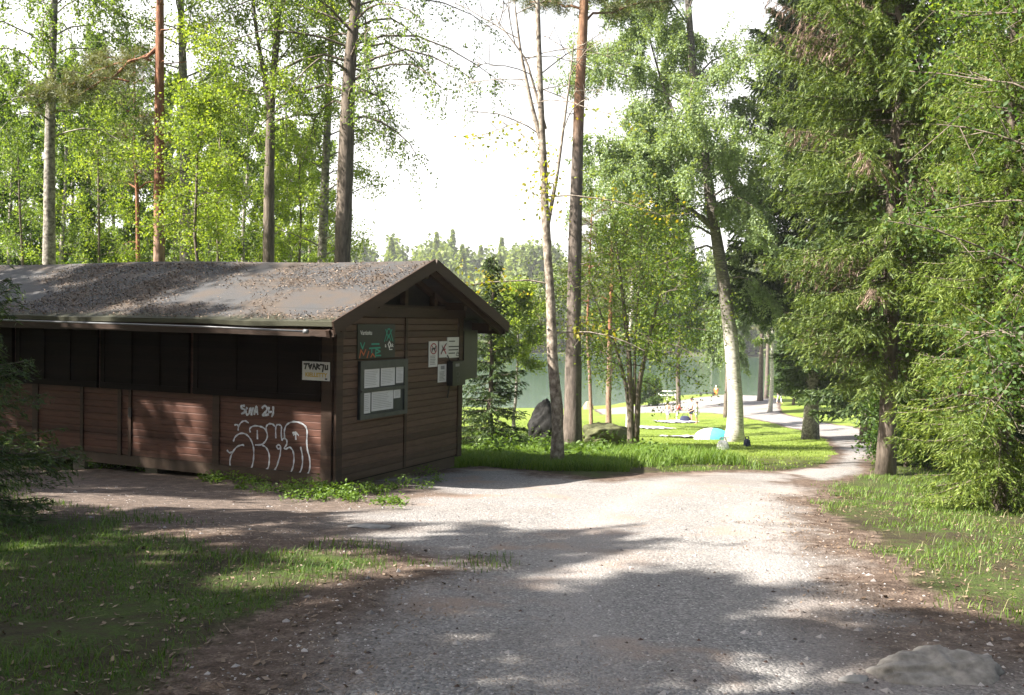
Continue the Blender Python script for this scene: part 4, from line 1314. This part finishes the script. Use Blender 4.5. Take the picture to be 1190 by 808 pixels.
b = stand(637, 27)
rock("boulder", "dark upright boulder behind the slender tree", b, (1.1, .95, 1.6), 'rock_dark', 6, .9, .15, .5, 9)
b = stand(704, 26)
rock("boulder", "mossy boulder right of the big pine's foot", b, (1.5, 1.0, .8), 'rock_moss', 5, .2, .2, .6)
b = on_ground(1092, 782)
rock("ground_rock", "low pale rock bulging from the gravel in the right foreground", b, (.78, .46, .36), 'rock_pale', 9, .15, .72, .6, 7)
b = on_ground(1205, 800)
b = on_ground(992, 791)
rock("stone", "flat grey stone left of the low pale rock", b, (.16, .10, .05), 'rock', 11, .3, .4)
b = on_ground(428, 613)
rock("stone", "flat stone set in the dirt in front of the hut corner", b, (.42, .28, .06), 'rock', 13, .1, .45)
rock("boulder", "reddish boulder on the shore behind the orange pine", on_ground(684, 476), (1.2, .9, 1.1), 'rock_red', 15)

# ------------------------------------------------------------------ beach: railing, bench, shelter, towels, bags
M['paint_white'] = simple('white_paint', (.72, .72, .70), .5, .08)
M['turquoise'] = simple('turquoise_fabric', (.07, .40, .43), .8, .1)
M['cloth_white'] = simple('white_cloth', (.75, .74, .76), .9, .08)
M['cloth_lilac'] = simple('lilac_cloth', (.60, .58, .68), .9, .1)
M['cloth_navy'] = simple('navy_cloth', (.02, .025, .06), .9, .2)
M['cloth_red'] = simple('red_cloth', (.55, .08, .09), .9, .1)
M['cloth_orange'] = simple('orange_cloth', (.75, .20, .02), .85, .1)
M['cloth_grey'] = simple('grey_cloth', (.2, .2, .22), .9, .1)
M['skin'] = simple('skin', (.55, .33, .24), .6, .06)
M['hair'] = simple('brown_hair', (.05, .03, .02), .7, .2)
M['plank'] = wood_mat('dark_plank', (.06, .055, .06))

b = at(771, 459, 112); b.z = float(hgt(b.x, 112))
rl = empty("railing", b, R(-8)); tag(rl, "white wooden railing at the water's edge", "railing")
for k in range(4):
    m = MB(); m.box((-1.4 + k * .9 - .06, -.06, -.3), (-1.4 + k * .9 + .06, .06, 1.15)); m.build("post", M['paint_white'], rl)
for z in (1.02, .55):
    m = MB(); m.box((-1.46, -.1, z), (1.36, -.062, z + .13)); m.build("rail", M['paint_white'], rl)

bp = on_ground(822, 460.5)
bn = empty("bench", bp, R(5)); tag(bn, "low dark bench on the sand left of the person in orange", "bench")
m = MB(); m.box((-1.0, -.2, .36), (.9, .2, .42)); m.build("seat", M['plank'], bn)
for x in (-.8, .7):
    m = MB(); m.box((x - .04, -.17, -.05), (x + .04, .17, .358)); m.build("leg", M['plank'], bn)


def dome(mb, rx, ry, rz, u0, u1, nseg=18, nv=8):
    u = np.linspace(u0, u1, nseg); v = np.linspace(0, np.pi / 2, nv)
    U, V = np.meshgrid(u, v)
    P = np.stack([np.cos(U) * np.cos(V) * rx, np.sin(U) * np.cos(V) * ry, np.sin(V) ** .9 * rz], -1)
    a, c = np.meshgrid(np.arange(nv - 1), np.arange(nseg - 1), indexing='ij')
    k = (a * nseg + c).ravel()
    mb.add(P.reshape(-1, 3), q=np.stack([k, k + 1, k + nseg + 1, k + nseg], -1))


tp = on_ground(828, 511)
te = empty("beach_shelter", tp, R(-10)); tag(te, "small white and turquoise pop-up beach shelter on the lawn", "beach tent")
m = MB(); dome(m, .8, .6, .5, -1.75, 1.57); m.build("canopy", M['turquoise'], te, smooth=True)
m = MB(); dome(m, .8, .6, .5, 1.57, 4.533); m.build("side_wall", M['cloth_white'], te, smooth=True)
m = MB(); m.box((-.66, -.5, .0), (.66, .5, .015)); m.build("groundsheet", M['cloth_white'], te)


def towel(label, px, py, w, l, rz, mat, group=None):
    b = on_ground(px, py)
    r_ = np.random.default_rng(int(px))
    u = np.linspace(-w / 2, w / 2, 16); v = np.linspace(-l / 2, l / 2, 16)
    U, V = np.meshgrid(u, v)
    ca, sa = math.cos(rz), math.sin(rz)
    X = b.x + U * ca - V * sa; Y = b.y + U * sa + V * ca
    Z = hgt(X, Y) + .05 + .07 * vnoise(U * 5 + px, V * 5, 4)
    k = (np.arange(15)[:, None] * 16 + np.arange(15)[None]).ravel()
    mb = MB(); mb.add(np.stack([X, Y, Z], -1).reshape(-1, 3), q=np.stack([k, k + 1, k + 17, k + 16], -1))
    mb.add(np.stack([X, Y, Z - .03], -1).reshape(-1, 3), q=np.stack([k, k + 1, k + 17, k + 16], -1))
    o = mb.build("towel", M[mat], smooth=True)
    tag(o, label, "towel", group)


towel("pale towel spread near the rowan stems", 757, 498, 2.0, 3.0, .3, 'cloth_white')
towel("lilac white blanket under the feet of the standing bathers", 785, 491, 2.4, 3.2, .2, 'cloth_lilac')
towel("white blanket stretching left of the turquoise shelter", 804, 509, 2.2, 2.6, .35, 'cloth_white')


def bag(label, px, py, s, mat, rz=0):
    b = on_ground(px, py)
    e = empty("bag", b, rz); tag(e, label, "bag")
    u = np.linspace(0, 2 * np.pi, 16, endpoint=False); v = np.linspace(0, 1, 8)
    U, V = np.meshgrid(u, v)
    rr = (1 - .35 * V ** 2) * np.where(V > .98, .4, 1)
    sx = np.sign(np.cos(U)) * np.abs(np.cos(U)) ** .7; sy = np.sign(np.sin(U)) * np.abs(np.sin(U)) ** .7
    P = np.stack([sx * rr * s[0] / 2, sy * rr * s[1] / 2, V * s[2]], -1)
    a, c = np.meshgrid(np.arange(7), np.arange(16), indexing='ij')
    mb = MB(); mb.add(P.reshape(-1, 3), q=np.stack([a * 16 + c, a * 16 + (c + 1) % 16, (a + 1) * 16 + (c + 1) % 16, (a + 1) * 16 + c], -1).reshape(-1, 4), t=[(112, 112 + k, 113 + k) for k in range(1, 15)])
    mb.build("body", M[mat], e, smooth=True)
    m = MB(); m.tube([(-s[0] * .25, 0, s[2] * .97), (-s[0] * .2, 0, s[2] * 1.25), (s[0] * .2, 0, s[2] * 1.25), (s[0] * .25, 0, s[2] * .97)], .02, 5); m.build("handle", M[mat], e, smooth=True)
    return e


bag("dark bag on the lilac blanket beside the bathers", 796, 490.5, (.8, .5, .45), 'cloth_navy')
bag("white bag against the left foot of the big birch", 840, 523, (.30, .26, .24), 'cloth_white')
bag("small dark bag against the right foot of the big birch", 868, 519, (.2, .2, .22), 'cloth_navy')


# ------------------------------------------------------------------ people
def skin_mesh(name, verts, edges, radii, mat, parent, sub=1):
    me = bpy.data.meshes.new(name)
    me.from_pydata([tuple(v) for v in verts], edges, [])
    o = bpy.data.objects.new(name, me); col.objects.link(o)
    sk = o.modifiers.new("skin", 'SKIN')
    if not me.skin_vertices: me.skin_vertices.new()
    for i, rd in enumerate(radii):
        rd = rd if isinstance(rd, tuple) else (rd, rd)
        me.skin_vertices[0].data[i].radius = rd
        me.skin_vertices[0].data[i].use_root = (i == 0)
    ss = o.modifiers.new("sub", 'SUBSURF'); ss.levels = ss.render_levels = sub
    bpy.context.view_layer.update()
    dg = bpy.context.evaluated_depsgraph_get()
    m2 = bpy.data.meshes.new_from_object(o.evaluated_get(dg))
    m2.materials.clear(); m2.materials.append(mat)
    m2.polygons.foreach_set("use_smooth", np.ones(len(m2.polygons), bool))
    bpy.data.objects.remove(o)
    r_ = bpy.data.objects.new(name, m2); col.objects.link(r_); r_.parent = parent
    return r_


def person(label, loc, h, rz, top=None, bottom=None, legs='shorts', sit=False, lean=0.0, arms=((.1, .05), (.1, .05)), hat=None, stride=0.0, hair='hair'):
    k = h / 1.75
    e = empty("person", loc, rz); tag(e, label, "person")
    pel = Vector((0, 0, .93)) if not sit else Vector((0, 0, .50))
    ln = lean
    up = lambda z: pel + Vector((0, -math.sin(ln) * z, math.cos(ln) * z))
    V, E, Rr = [], [], []

    def add(p, r_, parent_=None):
        V.append(Vector(p) * k); Rr.append(tuple(x * k for x in r_) if isinstance(r_, tuple) else r_ * k)
        if parent_ is not None: E.append((parent_, len(V) - 1))
        return len(V) - 1
    p0 = add(pel, (.15, .11))
    ab = add(up(.16), (.13, .10), p0); ch = add(up(.38), (.155, .11), ab); nk = add(up(.53), (.055, .055), ch)
    hd0 = add(up(.60), (.065, .07), nk); hd = add(up(.69) + Vector((0, -.015, 0)), (.082, .098), hd0); hd1 = add(up(.78), (.06, .07), hd)
    add(up(.67) + Vector((0, -.115, 0)), .018, hd)      # nose
    J = {}
    for s, (out, fwd) in zip((-1, 1), arms):
        sh = add(up(.46) + Vector((s * .18, 0, 0)), .055, ch)
        el = add(up(.46) + Vector((s * (.2 + out), -fwd, -.28)), .042, sh)
        wr = add(V[el] / k + Vector((s * out * .3, -fwd * 1.6 - .03, -.25 + fwd * .5)), .028, el)
        ha = add(V[wr] / k + (V[wr] / k - V[el] / k).normalized() * .09, (.03, .04), wr)
        fi = add(V[ha] / k + (V[ha] / k - V[el] / k).normalized() * .08, .016, ha)
        J['arm', s] = (sh, el)
        hp = add(pel + Vector((s * .09, 0, -.05)), .085, p0)
        if sit:
            kn = add(pel + Vector((s * .12, -.42, .02)), .06, hp); an = add(V[kn] / k + Vector((0, -.06, -.44)), .04, kn)
        else:
            kn = add(Vector((s * .1, -.02 - s * stride * .5, .50)), .06, hp); an = add(Vector((s * .1, .03 - s * stride, .09)), .038, kn)
        to = add(V[an] / k + Vector((s * .03, -.15, -.055)), (.035, .028), an)
        J['leg', s] = (hp, kn, an)
    skin_mesh("body", V, E, Rr, M['skin'], e)
    # hair cap / hat
    c = V[hd]
    m = MB(); dome(m, .105 * k, .12 * k, .13 * k, 0, 2 * math.pi, 14, 6)
    hm = m.build("hat" if hat else "hair", M[hat or hair], e, smooth=True); hm.location = c + Vector((0, .012 * k, .015 * k))

    def cloth(name, ids, eds, f, mat):
        skin_mesh(name, [V[i] for i in ids], eds, [tuple(x * f for x in Rr[i]) if isinstance(Rr[i], tuple) else Rr[i] * f for i in ids], M[mat], e)
    if top:
        ids = [ab, p0, ch, J['arm', -1][0], J['arm', -1][1], J['arm', 1][0], J['arm', 1][1]]
        cloth("shirt", ids, [(0, 1), (0, 2), (2, 3), (3, 4), (2, 5), (5, 6)], 1.16, top)
    if bottom:
        a, b_ = J['leg', -1], J['leg', 1]
        if legs == 'long': cloth("trousers", [p0, a[0], a[1], a[2], b_[0], b_[1], b_[2]], [(0, 1), (1, 2), (2, 3), (0, 4), (4, 5), (5, 6)], 1.18, bottom)
        else: cloth("shorts", [p0, a[0], a[1], b_[0], b_[1]], [(0, 1), (1, 2), (0, 3), (3, 4)], 1.2, bottom)
    return e


def psize(px, py_foot, py_head):
    b = on_ground(px, py_foot)
    return b, (py_foot - py_head) / F_PX * b.y


b, h = psize(775.5, 489.5, 466.5)
person("bather standing at the left with bare back and dark trunks", b, h, 2.4, None, 'cloth_lilac', stride=.06)
b, h = psize(786.5, 488, 467.5)
person("person in a red top and white trousers bending towards the others", b, h, 1.6, 'cloth_red', 'cloth_white', 'long', lean=.35, arms=((.05, .22), (.05, .22)))
b, h = psize(803, 490.5, 462.5)
person("bather in navy shorts standing just behind the one in white", b, h, -1.2, None, 'cloth_navy', arms=((.1, .1), (.12, .15)))
b, h = psize(809.5, 493, 467)
person("person dressed in white standing nearest the turquoise shelter", b, h, -2.0, 'cloth_white', 'cloth_white', 'shorts', arms=((.1, .05), (.22, .2)))
b = on_ground(832, 460.8)
person("person in orange with a white hat sitting by the water", b + Vector((0, 0, .0)), 1.7, 2.9, 'cloth_orange', 'cloth_orange', 'long', sit=True, lean=.25, arms=((.06, .18), (.06, .18)), hat='cloth_white')
b, h = psize(905.5, 469, 448)
person("walker in grey beside the slim white birch trunk", b, 1.7, .4, 'cloth_grey', 'cloth_lilac', 'long', stride=.2)
# the stool the seated person sits on
st_ = empty("stool", on_ground(832, 460.8) + Vector((0, .05, 0)), 2.9); tag(st_, "small dark stool under the person in orange", "stool")
m = MB(); m.box((-.2, -.15, .36), (.2, .15, .40)); m.build("seat", M['plank'], st_)
for sx in (-.17, .17):
    for sy in (-.12, .12):
        m = MB(); m.box((sx - .02, sy - .02, -.05), (sx + .02, sy + .02, .359)); m.build("leg", M['plank'], st_)


# ------------------------------------------------------------------ grass, weeds, litter, pebbles
def blades(name, label, pts, h, w, mat, seed, bend=.45, cat="grass"):
    r_ = np.random.default_rng(seed)
    n = len(pts)
    h = h * r_.uniform(.45, 1.35, n)
    az = r_.uniform(0, 2 * np.pi, n)
    d = np.c_[np.cos(az), np.sin(az), np.zeros(n)]
    s = np.c_[-np.sin(az + r_.normal(size=n) * .6), np.cos(az), np.zeros(n)]
    b0 = pts
    b1 = pts + np.c_[d[:, :2] * (h * bend * .35)[:, None], h * .6]
    b2 = pts + np.c_[d[:, :2] * (h * bend * r_.uniform(.5, 1.3, n))[:, None], h * r_.uniform(.8, 1, n)]
    W_ = (w * r_.uniform(.7, 1.3, n))[:, None]
    V = np.stack([b0 - s * W_ / 2, b0 + s * W_ / 2, b1 + s * W_ * .4, b1 - s * W_ * .4, b2], 1)
    k = np.arange(n)[:, None] * 5
    mb = MB(); mb.add(V.reshape(-1, 3), q=k + np.array([[0, 1, 2, 3]]), t=k + np.array([[3, 2, 4]]))
    o = mb.build(name, M[mat])
    tag(o, label, cat, kind='stuff')
    return o


def scatter(n, x0, x1, y0, y1, seed, lo=-9, hi=-.02, clump=0.0, cs=1.2, hut_clear=True, polar=False):
    r_ = np.random.default_rng(seed)
    if polar:
        y = np.exp(r_.uniform(math.log(y0), math.log(y1), n)); x = r_.uniform(-.58, .58, n) * y
        k = (x > x0) & (x < x1)
        x, y = x[k], y[k]
    else:
        x = r_.uniform(x0, x1, n); y = r_.uniform(y0, y1, n)
    s = path_sdf(x, y) + (r_.uniform(size=len(x)) - .5) * .3
    ok = (s > lo) & (s < hi)
    if clump: ok &= vnoise(x * cs, y * cs, seed) > clump * r_.uniform(.6, 1.2, len(x))
    if hut_clear:
        lx = (x - HUT_C.x) * math.cos(HUT_A) + (y - HUT_C.y) * math.sin(HUT_A)
        ly = -(x - HUT_C.x) * math.sin(HUT_A) + (y - HUT_C.y) * math.cos(HUT_A)
        ok &= ~((lx > -.1) & (lx < W + .05) & (ly > -.1) & (ly < L + .1))
    x, y = x[ok], y[ok]
    return np.c_[x, y, hgt(x, y) - .005]


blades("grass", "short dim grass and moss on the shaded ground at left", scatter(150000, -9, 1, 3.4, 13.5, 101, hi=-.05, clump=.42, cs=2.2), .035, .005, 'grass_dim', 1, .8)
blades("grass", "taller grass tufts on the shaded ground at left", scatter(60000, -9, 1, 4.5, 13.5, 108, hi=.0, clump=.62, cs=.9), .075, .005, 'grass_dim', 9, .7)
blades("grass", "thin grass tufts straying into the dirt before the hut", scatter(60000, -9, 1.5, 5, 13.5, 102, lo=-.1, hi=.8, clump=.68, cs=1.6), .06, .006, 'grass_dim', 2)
blades("grass", "sunny grass verge on the right of the path", scatter(70000, 2.5, 12, 5, 17.5, 103, lo=-6, hi=.12, clump=.40, cs=1.5), .062, .006, 'grass', 3, .8)
blades("dry_grass", "pale dry stalks among the verge grass right of the path", scatter(3500, 2.5, 12, 5, 17.5, 107, lo=-6, hi=.1, clump=.45, cs=.8), .12, .004, 'straw', 8, .8)
blades("grass", "tall bright grass between the hut and the lawn", scatter(60000, -1.5, 2.0, 16.4, 24, 104, hi=.02, clump=.35, cs=.9), .17, .010, 'grass', 4, .6)
blades("grass", "mown sunlit lawn running down to the beach", scatter(110000, -6, 18, 17, 75, 105, hi=-.05), .045, .016, 'grass_lawn', 5, .6)
blades("grass", "long grass edging the lawn beyond the path", scatter(9000, 1.6, 4.4, 17, 23, 106, hi=.0, clump=.5, cs=.9), .22, .012, 'grass', 6, .7)


def leafy(name, label, plants, seed, leaf, mat, cat):
    """low broad-leaved plants: rosettes of leaves on short stems"""
    r_ = np.random.default_rng(seed)
    C, D = [], []
    for x, y, h, n in plants:
        z = float(hgt(x, y))
        a = r_.uniform(0, 6.28, n); rr = h * .9 * np.sqrt(r_.uniform(0, 1, n))
        C.append(np.c_[x + np.cos(a) * rr, y + np.sin(a) * rr, z + h * r_.uniform(.15, 1, n) * (1 - .5 * (rr / (h * .9)) ** 2)])
        D.append(np.c_[np.cos(a), np.sin(a), np.full(n, -.1)])
    C = np.concatenate(C); D = np.concatenate(D)
    mb = MB(); mb.quads(leaf_quads(C, leaf, leaf * .5, r_, up=1.4, direction=D, dj=.4))
    o = mb.build(name, M[mat]); tag(o, label, cat, kind='stuff')


r_ = np.random.default_rng(7)
pl = []
for px, py, n in [(95, 543, 3), (135, 546, 4), (170, 549, 3), (250, 558, 4), (265, 562, 6), (285, 565, 4), (330, 572, 5), (355, 575, 7), (380, 577, 8), (400, 577, 8), (425, 578, 6), (450, 586, 5), (405, 583, 6), (370, 583, 5), (300, 572, 3), (475, 568, 3), (500, 556, 4), (440, 572, 4)]:
    for _ in range(n):
        g = on_ground(px + r_.normal() * 12, py + r_.normal() * 3)
        pl.append((g.x, g.y, r_.uniform(.08, .24), int(r_.uniform(30, 70))))
leafy("weeds", "low leafy weeds along the foot of the hut walls", pl, 8, .05, 'weed', "weeds")
pl = []
for px, py, n in [(560, 515, 12), (590, 520, 14), (620, 522, 14), (600, 505, 12), (575, 530, 12), (700, 520, 6), (715, 526, 5), (760, 532, 6), (690, 535, 5), (640, 535, 8)]:
    for _ in range(n):
        g = on_ground(px + r_.normal() * 14, py + r_.normal() * 5)
        pl.append((g.x, g.y, r_.uniform(.2, .55), int(r_.uniform(30, 60))))
leafy("undergrowth", "leafy undergrowth around the tree feet beside the path", pl, 9, .1, 'weed', "undergrowth")

# dry leaf and needle litter
pts = scatter(30000, -8, 9, 3.2, 14, 110, lo=-2.5, hi=1.1, clump=.5, cs=.8)
pts[:, 2] += .012
mb = MB(); mb.quads(leaf_quads(pts, .03, .012, rng, up=2.5)); tag(mb.build("leaf_litter", M['litter']), "dry leaves and needles strewn along the dirt edges", "leaf litter", kind='stuff')
pts = scatter(1100, -8, 9, 3.4, 13.5, 111, lo=-4, hi=.7, polar=True)
pts[:, 2] += .015
mb = MB(); mb.quads(leaf_quads(pts, .05, .028, rng, up=3)); mb.quads(leaf_quads(pts[::6] + [.03, .02, .004], .22, .006, rng, up=4)); tag(mb.build("leaf_litter", M['litter']), "single fallen leaves and broken twigs on the shaded grass", "leaf litter", kind='stuff')
# litter on the roof, in drifts
n = 30000
yy = rng.uniform(-GO, L + GO, n); xx = rng.uniform(-OV + .02, W / 2 - .1, n)
dr = vnoise(xx * .9 + 5, yy * .8, 41) * .7 + vnoise(xx * 3, yy * 3, 42) * .3
k = dr > .44 + .12 * (xx / W) + rng.uniform(-.12, .12, n)
xx, yy = xx[k], yy[k]
P = np.c_[xx, yy, Z_EAVE + SL * (xx + OV) + .022]
P = P @ np.array(HUT_M.to_3x3()).T + np.array(HUT_C)
mb = MB(); mb.quads(leaf_quads(P, .04, .016, rng, up=2.5)); tag(mb.build("leaf_litter", M['litter']), "drifts of dry leaves lying on the hut roof", "leaf litter", kind='stuff')


def pebbles(name, label, pts, smin, smax, mat, seed):
    r_ = np.random.default_rng(seed)
    n = len(pts)
    o_ = np.array([(1, 0, 0), (0, 1, 0), (-1, 0, 0), (0, -1, 0), (0, 0, 1), (0, 0, -1)], float)
    f = np.array([(0, 1, 4), (1, 2, 4), (2, 3, 4), (3, 0, 4), (1, 0, 5), (2, 1, 5), (3, 2, 5), (0, 3, 5)])
    s = smin + (smax - smin) * r_.uniform(0, 1, n) ** 3.5
    az = r_.uniform(0, 6.28, n)
    V = o_[None] * s[:, None, None] * r_.uniform(.6, 1.2, (n, 6, 1)) * np.array([1, .8, .55])
    ca, sa = np.cos(az)[:, None], np.sin(az)[:, None]
    V = np.stack([V[..., 0] * ca - V[..., 1] * sa, V[..., 0] * sa + V[..., 1] * ca, V[..., 2]], -1) + pts[:, None]
    mb = MB(); mb.add(V.reshape(-1, 3), t=(np.arange(n)[:, None, None] * 6 + f[None]).reshape(-1, 3))
    tag(mb.build(name, M[mat]), label, "gravel", kind='stuff')


M['pebble'] = leaf_mat('pebbles', (.07, .065, .065), (.25, .23, .225), (.5, .47, .46), trans=0, clump=3)
pts = scatter(60000, -8, 9, 3.3, 13, 120, lo=.25, hi=9, polar=True)
pebbles("gravel", "loose grey pebbles and chips over the gravel path", pts, .004, .022, 'pebble', 3)
pts = scatter(1300, -6, 8, 3.4, 13, 122, lo=.1, hi=9, polar=True)
pebbles("gravel", "larger half sunk stones standing out of the gravel", pts, .012, .045, 'pebble', 5)
pts = scatter(40000, -4, 6, 3.3, 14, 123, lo=.2, hi=9, clump=.72, cs=.55, polar=True)
pts[:, 2] += .008
mb = MB(); mb.quads(leaf_quads(pts, .03, .004, rng, up=3)); tag(mb.build("needle_litter", M['litter']), "drifts of fallen needles washed over the gravel", "needle litter", kind='stuff')
# fir cones and dark clods
pts = scatter(900, -6, 8, 3.5, 13, 121, lo=-.5, hi=9, polar=True)
M['cone'] = leaf_mat('dark_clods', (.02, .012, .01), (.05, .03, .022), (.10, .05, .04), trans=0)
pebbles("fir_cones", "dark fir cones and clods scattered over the path", pts, .012, .032, 'cone', 4)

# ------------------------------------------------------------------ summer haze over the lake
hz = MB(); hz.box((-440, -70, -16), (440, 720, 60))
ho = hz.build("haze", None)
hm = bpy.data.materials.new("haze"); hm.use_nodes = True
hn = hm.node_tree; hn.nodes.remove(hn.nodes["Principled BSDF"])
pv = hn.nodes.new("ShaderNodeVolumePrincipled")
pv.inputs["Color"].default_value = (.93, .96, 1, 1); pv.inputs["Density"].default_value = .0003
hn.links.new(pv.outputs[0], hn.nodes["Material Output"].inputs["Volume"])
ho.data.materials.append(hm)
tag(ho, "pale summer haze hanging over the lake and woods", "haze", kind='stuff')
